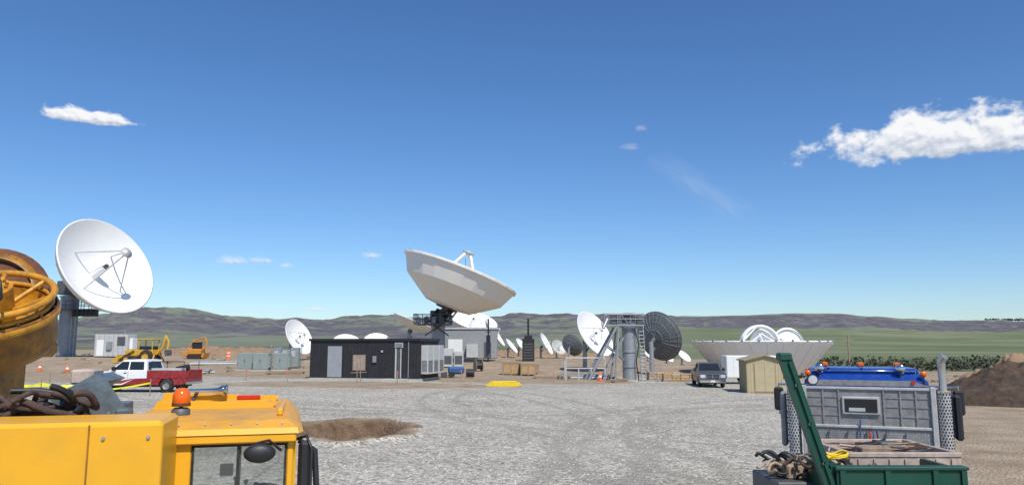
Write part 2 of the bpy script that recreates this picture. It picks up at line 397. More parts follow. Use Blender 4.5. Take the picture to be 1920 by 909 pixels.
# ------------------------------------------------------------ vehicles
def arc(cx,cz,r,a0,a1,n=8): return [(cx+r*math.cos(R(a0+(a1-a0)*i/n)),cz+r*math.sin(R(a0+(a1-a0)*i/n))) for i in range(n+1)]
def wheel(b,x,y,z,r,w,rim,side):
    b.push(Matrix.Translation((x,y,z))@Matrix.Rotation(R(90),4,'X'))
    b.rev([(r*.55,-w/2),(r*.93,-w/2),(r,-w*.32),(r,w*.32),(r*.93,w/2),(r*.55,w/2)],M_rubber,24)
    b.rev([(0,-w*.3),(r*.2,-w*.36),(r*.5,-w*.25),(r*.6,-w*.48)],rim,16); b.rev([(0,w*.3),(r*.2,w*.36),(r*.5,w*.25),(r*.6,w*.48)],rim,16)
    b.pop()
def pickup(name,up,low,bed,L_=5.9):
    b=B(name); w=.97
    wf=.98; wr=L_-1.15; r=.46
    xs_=min(2.3,wr-r-.6)
    b.prism([(0.02,.45),(wf-r,.42)]+arc(wf,.40,r,180,0)+[(xs_,.42),(xs_+.75,.78),(0,.78)],-w,w,low)
    b.prism([(xs_,.42),(wr-r,.42)]+arc(wr,.40,r,180,0)+[(L_-.03,.5),(L_,.78),(xs_+.75,.78)],-w,w,bed)
    cab0=1.55; cab1=3.75
    if L_<5: cab1=3.3
    b.prism([(0,.783),(cab1,.783),(cab1,1.22),(cab0-.12,1.20),(.25,1.10),(.05,1.02)],-w+.01,w-.01,up)
    b.prism([(cab1+.03,.783),(L_-.01,.783),(L_-.01,1.24),(cab1+.03,1.24)],-w+.01,-w+.08,bed); b.prism([(cab1+.03,.783),(L_-.01,.783),(L_-.01,1.24),(cab1+.03,1.24)],w-.08,w-.01,bed)
    b.box(L_-.08,L_-.015,-w+.08,w-.08,.79,1.235,bed); b.box(cab1+.03,L_-.08,-w+.08,w-.08,.79,.82,M_dgrey)
    zr=1.80
    v=[(cab0-.1,-w+.04,1.2),(cab1,-w+.04,1.2),(cab1,w-.04,1.2),(cab0-.1,w-.04,1.2),(cab0+.65,-w+.2,zr),(cab1-.12,-w+.2,zr),(cab1-.12,w-.2,zr),(cab0+.65,w-.2,zr),
       (cab0+.85,-w+.32,zr+.05),(cab1-.3,-w+.32,zr+.05),(cab1-.3,w-.32,zr+.05),(cab0+.85,w-.32,zr+.05)]
    b.add(v,[(0,1,5,4),(1,2,6,5),(2,3,7,6),(3,0,4,7),(4,5,9,8),(5,6,10,9),(6,7,11,10),(7,4,8,11),(8,9,10,11)],up)
    def q(vs): b.add(vs,[tuple(range(len(vs)))],M_glassd)
    for s in(-1,1):
        def sp(x,z):
            t=(z-1.2)/(zr-1.2); return (x,s*((w-.04)-.16*t+.006),z)
        q([sp(cab0+.13,1.27),sp(cab0+1.05,1.27),sp(cab0+1.05,1.73),sp(cab0+.62,1.73)])
        q([sp(cab0+1.13,1.27),sp(cab1-.2,1.27),sp(cab1-.27,1.73),sp(cab0+1.13,1.73)])
        b.box(cab0+.2,cab0+.38,s*w,s*(w+.22),1.22,1.45,M_black,.03)
        b.box(cab0+1.08,cab0+1.095,s*(w-.02),s*(w-.004),.55,1.2,M_black)
        b.box(cab0+.05,cab0+.065,s*(w-.02),s*(w-.004),.55,1.2,M_black)
        b.box(cab0+.85,cab0+1.0,s*(w-.02),s*(w+.02),1.08,1.12,M_black)
        for wx in(wf,wr): wheel(b,wx,s*(w-.13),.39,.39,.26,M_alu,s)
    def fp(y,t):
        return (cab0-.1+.75*t-.006,y,1.2+(zr-1.2)*t+.006)
    q([fp(-w+.14,.06),fp(w-.14,.06),fp(w-.27,.93),fp(-w+.27,.93)])
    q([(cab1+.005-.12*.1,-w+.2,1.27),(cab1+.005-.012,w-.2,1.27),(cab1-.1,w-.3,1.72),(cab1-.1,-w+.3,1.72)])
    b.box(-.06,.1,-w+.02,w-.02,.40,.62,M_chrome,.04)
    b.box(-.03,.06,-.52,.52,.68,1.0,M_chrome,.03); 
    b.box(-.045,0,-.47,-.02,.71,.83,M_black); b.box(-.045,0,.02,.47,.71,.83,M_black); b.box(-.045,0,-.47,-.02,.86,.97,M_black); b.box(-.045,0,.02,.47,.86,.97,M_black)
    for s in(-1,1): b.box(-.02,.1,s*.56,s*.92,.74,.97,M_head,.03)
    b.box(-.07,-.05,-.16,.16,.45,.58,M_pwhite)
    for s in(-1,1): b.box(L_-.03,L_+.01,s*.78,s*.93,.85,1.15,M_redl)
    b.box(L_-.05,L_+.1,-w+.05,w-.05,.46,.62,M_chrome,.03)
    b.box(.5,L_-.5,-w+.2,w-.2,.3,.5,M_black)
    return b
p=pickup('pickup_truck',M_pwhite,M_pwhite,M_red,6.1)
p.prism([(1.2,.5),(2.28,.5),(3.02,.775),(2.9,.775),(2.0,.62)],-.978,-.971,M_red)
p.box(3.9,5.7,-.85,-.2,1.15,1.35,M_lgrey,.03); p.tube((4.9,.2,1.25),(5.6,.3,1.4),.18,M_black)
for sx in(3.95,5.9): 
    for sy in(-.88,.88): p.tube((sx,sy,1.2),(sx,sy,1.75),.02,M_black,6)
p.tube((3.95,-.88,1.74),(5.9,-.88,1.74),.02,M_black,6)
p.done((-24.6,44.6,G(-22,44)),R(-4))
p=pickup('pickup_truck',M_silver,M_silver,M_silver,5.9)
p.done((15.1,57.0,G(15,58)-.02),R(83))
p=pickup('parked_car',M_black,M_black,M_black,4.6); p.done((-57,77,G(-55,77)-.1),R(-8))

b=B('enclosed_trailer')
b.box(0,4.2,0,2.1,.5,2.35,M_white2,.06)
for i in range(1,7): b.box(i*.6-.01,i*.6+.01,-.006,0,.55,2.3,M_lgrey)
for x in(1.7,2.6): wheel(b,x,-.1,.36,.36,.24,M_alu,1); wheel(b,x,2.2,.36,.36,.24,M_alu,1)
b.box(1.2,3.1,-.25,-.02,.74,.80,M_black); b.tube((0,1,.55),(-1.2,1,.5),.05,M_black); b.box(-.1,0,.2,1.9,.45,.55,M_black)
b.done((18.0,63.5,G(18,62)),R(-4))

b=B('storage_shed')
W=2.35;D=3.2;H=2.15
b.box(0,W,0,D,.08,H,M_tan)
for i in range(13): b.box(.08+i*W/13,.11+i*W/13,-.02,0,.1,H-.02,M_tan)
for i in range(16): b.box(-.02,0,.08+i*D/16,.11+i*D/16,.1,H-.02,M_tan)
b.prism([(-.16,H-.02),(W/2,H+.34),(W+.16,H-.02),(W+.16,H+.05),(W/2,H+.43),(-.16,H+.05)],-.18,D+.18,M_shroof)
b.prism([(0,H),(W,H),(W/2,H+.33)],0.0,D,M_tan)
b.box(-.05,W+.05,-.05,D+.05,-.15,.08,M_wood2)
b.box(.55,1.8,-.035,-.02,.12,1.95,M_tan); b.box(1.15,1.18,-.045,-.035,.12,1.95,M_shroof); b.box(.5,.55,-.04,-.02,.1,2.0,M_shroof);b.box(1.8,1.85,-.04,-.02,.1,2.0,M_shroof)
b.done((15.8,51.0,G(16,51)),R(-8))

# ------------------------------------------------------------ black equipment building
b=B('black_equipment_building')
W=9.5;D=4.3;H=3.45
bh=H-.17
b.box(0,W,0,D,.15,bh-.2,M_siding)
b.box(-.12,W+.12,-.12,D+.12,bh-.2,bh,M_black,.02)
b.box(-.05,W+.05,-.05,D+.05,-.2,.15,M_conc)
for i in range(32): b.box(.02+i*.3,.045+i*.3,-.018,0,.16,bh-.2,M_siding)
for i in range(14): b.box(W,W+.018,.02+i*.3,.045+i*.3,.16,bh-.2,M_siding)
b.box(1.55,2.95,-.05,-.018,.2,2.75,M_black); b.box(1.62,2.88,-.07,-.05,.22,2.68,mat('door_grey',(.30,.31,.33),.5,var=.05)); b.box(2.7,2.78,-.12,-.07,1.2,1.35,M_chrome)
b.box(3.85,4.95,-.06,-.018,.75,2.0,M_wood2); b.box(3.92,4.88,-.075,-.06,.82,1.93,mat('faded_ply',(.33,.27,.22),.8,var=.2,scale=4))
b.box(7.45,8.15,-.05,-.018,2.55,2.95,M_lgrey)
for i in range(6): b.box(7.5,8.1,-.07,-.05,2.58+i*.06,2.605+i*.06,M_grey)
b.box(7.5,7.62,-.06,-.018,.2,2.5,M_lgrey);b.box(7.95,8.03,-.06,-.018,.2,2.5,M_lgrey);b.box(7.62,7.95,-.05,-.018,.2,2.45,M_dgrey)
b.box(5.6,5.9,-.15,-.018,1.4,1.9,M_grey,.01); b.box(6.3,6.45,-.1,-.018,2.2,2.35,M_lgrey)
for y0 in(.35,1.6,2.85):
    b.box(W+.02,W+.62,y0,y0+1.05,.5,2.75,M_lgrey,.03)
    for k in range(9): b.box(W+.62,W+.635,y0+.1,y0+.95,.7+k*.1,.75+k*.1,M_dgrey)
    for k in range(9): b.box(W+.1,W+.55,y0-.012,y0,.7+k*.1,.75+k*.1,M_dgrey)
b.box(8.6,8.66,-.05,-.018,.2,bh-.25,M_grey)
b.box(6.8,8.7,-1.3,-.13,-.15,.17,M_conc,.02)
b.done((-16.45,61.55,G(-12,60)),R(-15))

# ------------------------------------------------------------ dishes
def dish_head(b,c,n,D,dep,prof=None,seg=36,face=M_white,back=M_white2,smooth=True,feed=True,backribs=0,fl=None,strut=.007):
    n=Vector(n).normalized(); q=n.to_track_quat('Z','Y').to_matrix().to_4x4()
    b.push(Matrix.Translation(c)@q)
    Rr=D/2
    ip=[(Rr*i/10,-dep*(1-(i/10)**2)) for i in range(11)]
    b.rev([(max(r,0.001),z) for r,z in ip],face,seg,True)
    b.rev([(Rr,0),(Rr+.01*D,-.004*D),(Rr+.008*D,-.02*D),(Rr-.01*D,-.022*D)],back,seg,smooth)
    if prof is None: prof=[(Rr*(i/8),-dep*(1-(i/8)**2)-.03*D) for i in range(8,-1,-1)]; prof[0]=(Rr-.01*D,-.022*D)
    b.rev([(max(r,.001),z) for r,z in prof],back,seg,smooth)
    if backribs:
        for k in range(backribs):
            t=2*math.pi*k/backribs; cs,sn=math.cos(t),math.sin(t)
            pts=[Vector((r*cs,r*sn,z-.01)) for r,z in prof]
            b.path(pts,.006*D if backribs<20 else .004*D,back if back!=M_mesh else M_grey,4)
        if back==M_mesh:
            for fr in (.35,.65,.92): b.path([(Rr*fr*math.cos(a*.2094),Rr*fr*math.sin(a*.2094),-dep*(1-fr*fr)-.035*D) for a in range(30)],.005*D,M_grey,4,True)
    if feed:
        fl=fl or dep+.14*D
        z0=-dep
        b.tube((0,0,z0),(0,0,z0+.17*D),.045*D,face,16,.03*D)
        b.tube((0,0,z0+.17*D),(0,0,z0+.2*D),.022*D,M_dgrey,12)
        zs=z0+fl
        for k in range(4):
            t=math.pi/4+k*math.pi/2; rr=Rr*.55; zz=-dep*(1-.55**2)
            p0=Vector((rr*math.cos(t),rr*math.sin(t),zz)); p1=Vector((.035*D*math.cos(t),.035*D*math.sin(t),zs))
            b.tube(p0,p1,strut*D,M_white2 if strut>.007 else M_lgrey,6)
        b.rev([(.001,zs-.01*D),(.03*D,zs),(.055*D,zs+.015*D),(.055*D,zs+.02*D),(.001,zs+.04*D)],M_lgrey,20)
    b.pop()
def rail(b,pts,z,h=1.0,m=M_galv,r=.03):
    N_=len(pts)
    for i in range(N_):
        p=pts[i];q=pts[(i+1)%N_]
        for hh_ in(h,h*.5): b.tube((*p,z+hh_),(*q,z+hh_),r,m,6)
        n_=max(1,int((Vector(q)-Vector(p)).length/1.0))
        for k in range(n_):
            t=k/n_; x=p[0]+(q[0]-p[0])*t;y=p[1]+(q[1]-p[1])*t; b.tube((x,y,z),(x,y,z+h),r,m,6)

# left big dish
b=B('satellite_dish_antenna')
n=Vector((.835,-.36,.415)).normalized(); c=Vector((-54.4,100,13.5)); D=13.9; dep=2.9
dish_head(b,c,n,D,dep,seg=48,fl=6.4,prof=[(6.80,-.3),(6.5,-1.2),(4.9,-2.5),(2.5,-3.5),(.9,-3.9)],backribs=16)
px_,py_=-61.0,103.2; g=G(px_,py_)
b.tube((px_,py_,g),(px_,py_,9.6),1.15,M_grey,24)
for z in(g+.2,g+4.5,9.4): b.tube((px_,py_,z),(px_,py_,z+.15),1.3,M_grey,24)
hub=c-n*3.9
b.box(px_-1.3,px_+1.3,py_-1.2,py_+1.2,9.75,11.6,M_dgrey,.1)
for s in(-1.0,1.0):
    o=Vector((.38,.83,0))*s
    b.tube(Vector((px_,py_,11))+o,hub+o,.28,M_dgrey,8); b.tube(Vector((px_,py_,9.9))+o,c-n*2.6-Vector((0,0,3.2))+o,.16,M_dgrey,8)
    b.tube(Vector((px_,py_,11.6))+o,hub+Vector((0,0,1.6))+o,.16,M_dgrey,8)
b.tube(hub,hub+n*.8,1.1,M_dgrey,16)
b.box(px_-2.2,px_+5.2,py_-2.6,py_+1.8,7.6,7.72,M_dgrey)
rail(b,[(px_-2.2,py_-2.6),(px_+5.2,py_-2.6),(px_+5.2,py_+1.8),(px_-2.2,py_+1.8)],7.72,1.1,M_dgrey,.05)
for k in range(6):
    x=px_+1.8+k*.6; b.box(x,x+.35,py_-2.5,py_-1.9,6.7,7.6,M_black,.05)
b.path([(px_-1.2,py_-1.0,8),(px_-1.7,py_-1.2,6),(px_-1.4,py_-1,3.5),(px_-1.3,py_-1.1,g)],.07,M_black)
b.tube((px_+1.2,py_-1.3,g),(px_+1.2,py_-1.3,7.6),.05,M_galv,6);b.tube((px_+1.7,py_-1.3,g),(px_+1.7,py_-1.3,7.6),.05,M_galv,6)
for k in range(18): b.tube((px_+1.2,py_-1.3,g+.3+k*.36),(px_+1.7,py_-1.3,g+.3+k*.36),.03,M_galv,5)
b.done()

# centre dish
b=B('satellite_dish_antenna')
n=Vector((.353,.06,.934)).normalized(); c=Vector((-6.2,90,11.6)); D=14.2
prof=[(7.08,-.12),(6.05,-2.25),(2.9,-4.35),(1.0,-4.6)]
dish_head(b,c,n,D,3.6,prof=prof,seg=24,smooth=False,back=M_cream,fl=5.9,backribs=0,strut=.014)
px_,py_=-8.9,90.5; g=G(px_,py_); hub=c-n*4.5
b.tube((px_,py_,g),(px_,py_,5.6),.85,M_grey,24); b.tube((px_,py_,5.6),(px_,py_,5.9),1.3,M_dgrey,24)
b.box(px_-.9,px_+.9,py_-.9,py_+.9,5.9,7.0,M_dgrey,.08)
b.tube(hub-n*.2,hub+n*.3,1.35,M_dgrey,16)
for s in(-.8,.8):
    b.tube((px_,py_+s,6.6),hub+Vector((.3,s,0)),.3,M_dgrey,8)
    b.tube((px_+.6,py_+s,6.2),hub+Vector((1.5,s,.35)),.13,M_black,8); b.tube((px_-.6,py_+s,6.4),hub+Vector((-1.0,s,-.3)),.18,M_black,8)
b.tube((px_+.8,py_-.9,5.9),(px_+2.4,py_-.9,7.6),.2,M_black,8); b.tube((px_+1.4,py_-.6,5.7),(px_+3.0,py_-.6,7.9),.12,M_galv,8)
b.box(px_-2.7,px_+1.5,py_-2.2,py_+2.2,5.3,5.42,M_dgrey)
rail(b,[(px_-2.7,py_-2.2),(px_+1.5,py_-2.2),(px_+1.5,py_+2.2),(px_-2.7,py_+2.2)],5.42,1.1,M_dgrey,.045)
for k in range(4): b.box(px_-2.4+k*.9,px_-1.9+k*.9,py_-2.0,py_-1.5,5.45,6.2,M_dgrey if k%2 else M_grey,.04)
for s in(-1,1): b.tube((px_-.5*s,py_-.8,5.3),(px_+1.4*s,py_-1.6,4.0),.08,M_dgrey,6)
for t in(2.2,4.1,0):
    u=n.orthogonal().normalized(); w_=n.cross(u); p0=c+(u*math.cos(t)+w_*math.sin(t))*7.0; b.tube(p0,p0+Vector((0,0,.8)),.025,M_dgrey,4)
b.done()

def small_dish(c,n,D,face=M_white,back=M_white2,ribs=0,feed=True,name='satellite_dish_antenna',gz=None,ped=M_grey):
    b=B(name); n=Vector(n).normalized(); c=Vector(c); dep=D*.17
    dish_head(b,c,n,D,dep,seg=32,face=face,back=back,backribs=ribs,feed=feed)
    hub=c-n*(dep+.04*D); p=hub-Vector((n.x,n.y,0))*(.1*D); g=G(p.x,p.y) if gz is None else gz
    b.tube((p.x,p.y,g),(p.x,p.y,hub.z-.05*D),.045*D,ped,12); b.tube((p.x,p.y,hub.z-.08*D),hub,.05*D,M_dgrey,8)
    b.tube((p.x,p.y,max(g,hub.z-.3*D)),hub-Vector((0,0,.18*D))+n*.03*D,.02*D,M_dgrey,6)
    b.box(p.x-.12*D,p.x+.12*D,p.y-.12*D,p.y+.12*D,g-.2,g+.12,M_conc)
    return b.done()
small_dish((-25.4,90,3.9),(.84,-.34,.42),4.5,feed=True)
small_dish((-20.9,96,3.0),(.3,-.6,.75),3.9,feed=False)
small_dish((-16.9,96,3.1),(.3,-.6,.75),4.0,feed=False)
small_dish((-16.9,130,7.0),(.36,.05,.93),7.6)
small_dish((-6.6,128,7.2),(.25,-.35,.88),8.4)
small_dish((-2.6,118,4.9),(.8,-.1,.55),5.2)
small_dish((0.0,112,2.8),(.75,-.2,.6),2.6); small_dish((1.6,118,2.9),(.7,-.3,.6),2.6)
small_dish((5.1,110,3.1),(.85,-.25,.45),3.4); small_dish((7.0,112,2.6),(.5,-.7,.5),2.4,face=M_lgrey)
small_dish((9.0,112,2.9),(.6,.7,.4),3.4,back=M_mesh,ribs=20)
small_dish((8.9,80,4.15),(.66,-.58,.47),5.3)
small_dish((15.3,78,3.85),(.66,.66,.3),5.2,back=M_mesh,face=M_dgrey,ribs=28)
for x,y,z,d in((23.2,112,1.1,1.8),(25.8,113,1.3,2.3),(21.5,118,1.4,1.8)): small_dish((x,y,z),(.5,-.5,.7),d,feed=False)

b=B('antenna_pedestal_mount')
g=-.35
b.tube((0,0,g),(0,0,4.4),.60,M_grey,24); b.tube((0,0,g),(0,0,g+.25),1.0,M_conc,24); b.tube((0,0,4.4),(0,0,4.6),.85,M_galv,24)
for z in (1.0,2.3): b.tube((0,0,z),(0,0,z+.08),.68,M_galv,24)
b.box(-2.3,1.2,-1.0,1.0,4.6,4.72,M_galv)
rail(b,[(-2.3,-1.0),(1.2,-1.0),(1.2,1.0),(-2.3,1.0)],4.72,.95,M_grey,.035)
for y in(-.7,.7):
    for z in(4.8,5.6): b.tube((-2.0,y,z),(1.1,y,z),.07,M_grey,6)
    for k in range(5): b.tube((-2.0+k*.62,y,4.8 if k%2 else 5.6),(-1.38+k*.62,y,5.6 if k%2 else 4.8),.04,M_galv,6)
b.box(-.55,.5,-.6,.6,4.72,5.75,M_dgrey,.06); b.box(-1.7,-1.0,-.9,-.3,4.75,5.5,M_dgrey,.04); b.box(.6,1.05,-.95,-.5,4.75,5.45,M_dgrey,.04)
b.tube((-2.0,-.9,5.2),(-2.4,-1.2,4.4),.15,M_galv,8)
for y in(-.9,.9):
    b.tube((-1.2,y,4.5),(-3.9,y*1.6,g),.12,M_grey,8); b.tube((-.6,y,3.6),(-2.6,y*1.3,g),.07,M_galv,8); b.tube((-1.0,y,4.5),(-1.5,y*1.5,g),.09,M_grey,8)
    b.tube((-2.0,y*1.1,2.9),(-.5,y*.3,1.6),.06,M_galv,8)
b.tube((-2.6,-1.2,2.0),(-2.6,1.2,2.0),.05,M_galv,6)
b.tube((.95,-.7,g),(.8,-.5,4.7),.05,M_galv,6);b.tube((1.35,-.7,g),(1.2,-.5,4.7),.05,M_galv,6)
for k in range(15): b.tube((.95-.15*k/15,-.7,g+.3+k*.32),(1.35-.15*k/15,-.7,g+.3+k*.32),.025,M_galv,5)
for k in range(5): b.box(1.2+k*.28,1.5+k*.28,-.5,.4,.95-k*.25,1.0-k*.25,M_galv)
b.tube((1.2,-.5,1.0),(2.7,-.5,g),.05,M_galv,6); b.tube((1.2,-.5,2.0),(2.6,-.5,.9),.03,M_galv,6); b.tube((2.6,-.5,.9),(2.6,-.5,g),.03,M_galv,6); b.tube((1.9,-.5,1.45),(1.9,-.5,.3),.03,M_galv,6)
b.path([(.4,-.65,4.4),(.75,-.8,3),(.5,-.75,1.5),(.7,-.8,g)],.05,M_black)
b.done((10.4,67,0))
b=B('pipe_railing')
for x in(0,1.1,2.2,3.4): b.tube((x,0,0),(x,0,1.9 if x in(0,3.4) else 1.0),.06,M_lgrey,8)
b.tube((0,0,1.9),(3.4,0,1.9),.06,M_lgrey,8); b.tube((0,0,1.0),(3.4,0,1.0),.05,M_lgrey,8); b.tube((0,.0,1.9),(-.0,1.6,1.9),.06,M_lgrey,8); b.tube((0,1.6,0),(0,1.6,1.9),.06,M_lgrey,8)
b.done((4.7,66,G(6,66)))

b=B('antenna_reflector_assembly')
Rr=7.1; seg=28
b.rev([(4.6,.3),(7.08,3.3),(7.16,3.42),(7.1,3.5)],M_white,seg,False)
b.rev([(7.1,3.5),(5.5,2.4),(3,1.4),(.01,1.0)],M_white,seg,True)
b.rev([(4.6,.3),(.01,.2)],M_white2,seg)
for k in range(seg):
    t=2*math.pi*k/seg; cs,sn=math.cos(t),math.sin(t)
    b.tube((4.63*cs,4.63*sn,.3),(7.12*cs,7.12*sn,3.32),.035,M_white2,5)
    t+=math.pi/seg; cs,sn=math.cos(t),math.sin(t)
    b.push(Matrix.Rotation(t,4,'Z')); b.box(7.06,7.22,-.09,.09,3.38,3.62,M_grey,.02); b.pop()
for k in range(8):
    t=2*math.pi*k/8; b.tube((4.3*math.cos(t),4.3*math.sin(t),-.7),(4.3*math.cos(t),4.3*math.sin(t),.3),.12,M_grey,8)
b.push(Matrix.Translation((-.1,0,3.1)))
def archpts(r,a0,a1,n_=16,y=0,x=0): return [(x+r*math.cos(R(a0+(a1-a0)*i/n_)),y,r*math.sin(R(a0+(a1-a0)*i/n_))) for i in range(n_+1)]
for y in(-.5,.5):
    b.path(archpts(1.95,0,180,18,y,.0),.09,M_white,6); 
b.push(Matrix.Rotation(R(90),4,'X'))
b.rev([(1.75,-.4),(2.1,-.4),(2.1,.4),(1.75,.4)],M_white,28,True,R(20),R(155)); b.pop()
b.push(Matrix.Translation((.9,.8,.1))@Matrix.Rotation(R(90),4,'X')); b.rev([(.01,.1),(1.7,.0)],M_white,24,True,R(0),R(180)); b.pop()
for k in(-1,1):
    b.tube((-2.6,k*.5,-.3),(-.5,k*.5,1.8),.09,M_white,6); b.tube((-1.9,k*.5,-.3),(.2,k*.5,1.2),.07,M_white,6); b.tube((-.2,k*.5,1.2),(.6,k*.5,-.5),.07,M_white,6); b.tube((1.9,k*.5,0),(0,k*.5,1.2),.07,M_white,6)
b.push(Matrix.Translation((3.0,0,.2))@Matrix.Rotation(R(90),4,'X')); b.rev([(.01,.2),(1.5,.0),(1.62,-.1)],M_white,24,True,R(-20),R(150)); b.pop()
b.path(archpts(1.62,-20,140,14,-.15,3.0),.07,M_lgrey,6)
b.tube((2.0,0,0),(3.2,.0,1.7),.06,M_white,6)
b.pop()
b.done((26.4,80,G(26,80)+.15))

# ------------------------------------------------------------ left background equipment
def backhoe():
    b=B('backhoe_loader'); Y=mat('machine_yellow',(.62,.36,.03),.5,var=.1,dirt=(.3,.2,.1),dirtamt=.5)
    for s in(-.85,.85): wheel(b,.9,s,.5,.5,.35,Y,s); wheel(b,3.2,s,.75,.75,.45,Y,s)
    b.box(.4,2.2,-.5,.5,.75,1.5,Y,.08); b.box(.2,3.8,-.4,.4,.5,.8,M_dgrey,.04)
    b.box(2.0,3.9,-.7,.7,.9,1.5,Y,.05)
    for x in(2.15,3.75):
        for y in(-.65,.65): b.tube((x,y,1.5),(x,y,2.6),.06,Y,6)
    b.box(1.95,3.95,-.8,.8,2.6,2.75,Y,.05); b.box(2.2,3.7,-.6,.6,1.5,1.9,M_black)
    for s in(-.66,.66): b.tube((1.6,s,1.5),(-.2,s,.5),.1,Y,8)
    b.prism([(-.9,.15),(-.1,.15),(0,.5),(-.1,.95),(-.4,.6)],-1.0,1.0,Y)
    b.path([(3.9,0,1.0),(4.7,0,1.8),(4.9,0,3.1)],.16,Y,6); b.path([(4.9,0,3.1),(5.3,0,2.4),(5.2,0,1.5)],.13,Y,6); b.tube((4.3,0,1.6),(4.9,0,2.6),.07,M_chrome,6)
    b.prism([(5.0,1.5),(5.5,1.5),(5.6,.9),(5.1,.8)],-.3,.3,M_dgrey); b.tube((1.6,.3,1.5),(1.6,.3,2.1),.05,M_black,6)
    for s in(-1,1): b.tube((4.0,s*.6,.9),(4.2,s*1.3,.1),.09,Y,6)
    return b
backhoe().done((-44.2,86,G(-42,86)),R(-6))
b=B('mini_excavator'); O=mat('machine_orange',(.62,.25,.03),.5,var=.1,dirt=(.2,.12,.06),dirtamt=.5)
for s in(-.7,.7): b.prism([(-.9,.25),(-.7,.05),(.8,.05),(1.0,.25),(.8,.5),(-.7,.5)],s-.2,s+.2,M_rubber)
b.box(-.8,.8,-.7,.7,.5,1.2,O,.08); b.box(-.4,.5,-.5,.5,1.2,2.0,M_black,.05); b.box(-.5,.6,-.6,.6,2.0,2.1,O,.03)
b.path([(.6,0,.9),(1.3,0,1.9),(1.0,0,2.6)],.12,O,6); b.path([(1.0,0,2.6),(-.2,0,2.3),(-.9,0,1.4)],.1,O,6); b.prism([(.9,0.2),(1.2,.1),(1.3,.7),(1.1,.7)],-.9,.9,O)
b.box(-1.6,-.7,-.35,.35,.3,.9,O,.05)
b.done((-39.3,94,G(-39,94)))
b=B('equipment_shelter')
b.box(0,4.2,0,2.4,.1,2.9,M_lgrey,.05); b.box(.3,1.2,-.02,0,.2,2.2,M_white2); b.box(1.6,2.3,-.25,0,1,2,M_grey,.03); b.box(2.9,3.9,-.05,0,1.5,2.6,M_dgrey); b.box(4.2,4.6,.5,1.8,1,2.4,M_white2,.04)
for i in range(7): b.box(.0+i*.6,.04+i*.6,-.015,0,.1,2.88,M_grey)
b.tube((3.3,1,2.9),(3.3,1,3.4),.1,M_grey)
b.done((-53.2,96,G(-51,96)))
b=B('pad_transformer')
M_tr=mat('transformer_green_grey',(.25,.29,.27),.5,var=.08)
b.box(0,1.5,0,1.3,.1,1.75,M_tr,.04); b.box(-.1,1.6,-.1,1.4,0,.1,M_conc); b.box(.05,.73,-.02,0,.2,1.6,M_tr); b.box(.77,1.45,-.02,0,.2,1.6,M_tr); b.box(.7,.74,-.05,0,.8,1.1,M_black)
for i in range(10): b.box(1.5,1.62,.1+i*.11,.14+i*.11,.3,1.5,M_tr)
t0=b.done((-27.6,76,G(-27,76)))
inst(t0,(-25.8,75.2,G(-25,75)),.05); inst(t0,(-24.0,75.8,G(-24,76)),0); 
b=B('electrical_switchgear')
for i in range(3): b.box(i*.9,.85+i*.9,0,.8,.1,2.15-.2*(i==1),M_tr if i else M_grey,.03); b.box(.1+i*.9,.5+i*.9,-.03,0,1.2,1.8,M_lgrey)
b.tube((-.3,.3,0),(-.3,.3,2.5),.05,M_galv); b.tube((2.9,.3,0),(2.9,.3,2.3),.05,M_galv)
b.done((-25.0,79,G(-25,79)))
b=B('grey_equipment_building')
b.box(0,7.2,0,5,0,4.0,mat('grey_siding',(.27,.28,.29),.7,var=.08,scale=2),.03); b.box(-.15,7.35,-.15,5.15,4.0,4.25,M_lgrey)
b.box(5.4,6.4,-.04,0,0,2.2,M_dgrey); b.box(.4,2.4,-.04,0,.8,2.6,M_white2); b.box(3,4.6,-1.2,-.05,.1,1.9,M_lgrey,.05)
for i in range(18): b.box(i*.4,.03+i*.4,-.02,0,0,4,M_grey)
b.done((-9.3,105,G(-6,105)))
b=B('air_conditioning_unit')
for i in range(3): 
    b.box(i*1.15,i*1.15+1.0,0,1,.1,2.4-.3*i,M_lgrey,.04); b.box(.1+i*1.15,.9+i*1.15,-.02,0,.4,1.3,M_dgrey)
b.done((-8.6,82,G(-7,82)))
b=B('exhaust_stack')
b.box(-.75,.75,-.6,.6,0,2.9,M_black,.04); b.tube((0,0,2.9),(0,0,5.4),.12,M_black,10); b.box(-.5,.5,-.45,.45,2.9,3.3,M_black,.04)
for i in range(6): b.box(-.6,.6,-.62,-.6,.4+i*.35,.55+i*.35,M_dgrey)
e0=b.done((2.05,95,G(2,95)-.1)); 
b=B('utility_mast'); b.tube((0,0,0),(0,0,5.2),.09,M_black,8); b.box(-.25,.25,-.2,.2,.5,3.2,M_dgrey,.03); b.tube((-.3,0,3.6),(.3,0,3.6),.04,M_black,6); b.done((-2.9,92,G(-3,92)))
def crate(b,x,y,w,d,h):
    b.box(x,x+w,y,y+d,.1,h,M_wood)
    for xx in(x,x+w/2-.05,x+w-.1): b.box(xx,xx+.1,y-.03,y,.0,h,M_wood2)
    for z in(.12,h-.14): b.box(x+.1,x+w-.1,y-.025,y,z,z+.12,M_wood2)
    b.box(x-.03,x+w+.03,y-.04,y+d+.03,h,h+.05,M_wood)
    b.box(x-.03,x,y,y+.1,0,h,M_wood2); b.box(x-.03,x,y+d-.1,y+d,0,h,M_wood2)
b=B('wooden_crate'); crate(b,0,0,1.6,1.2,1.25); c0=b.done((-.9,73.5,G(0,73)))
b=B('wooden_crate'); crate(b,0,0,1.45,1.3,1.1); b.done((.85,72.8,G(1,73)),R(7))
b=B('wooden_crate'); crate(b,0,0,1.0,1.0,.9); b.done((1.6,75.5,G(2,75)),R(-5))
b=B('pallet_of_blocks')
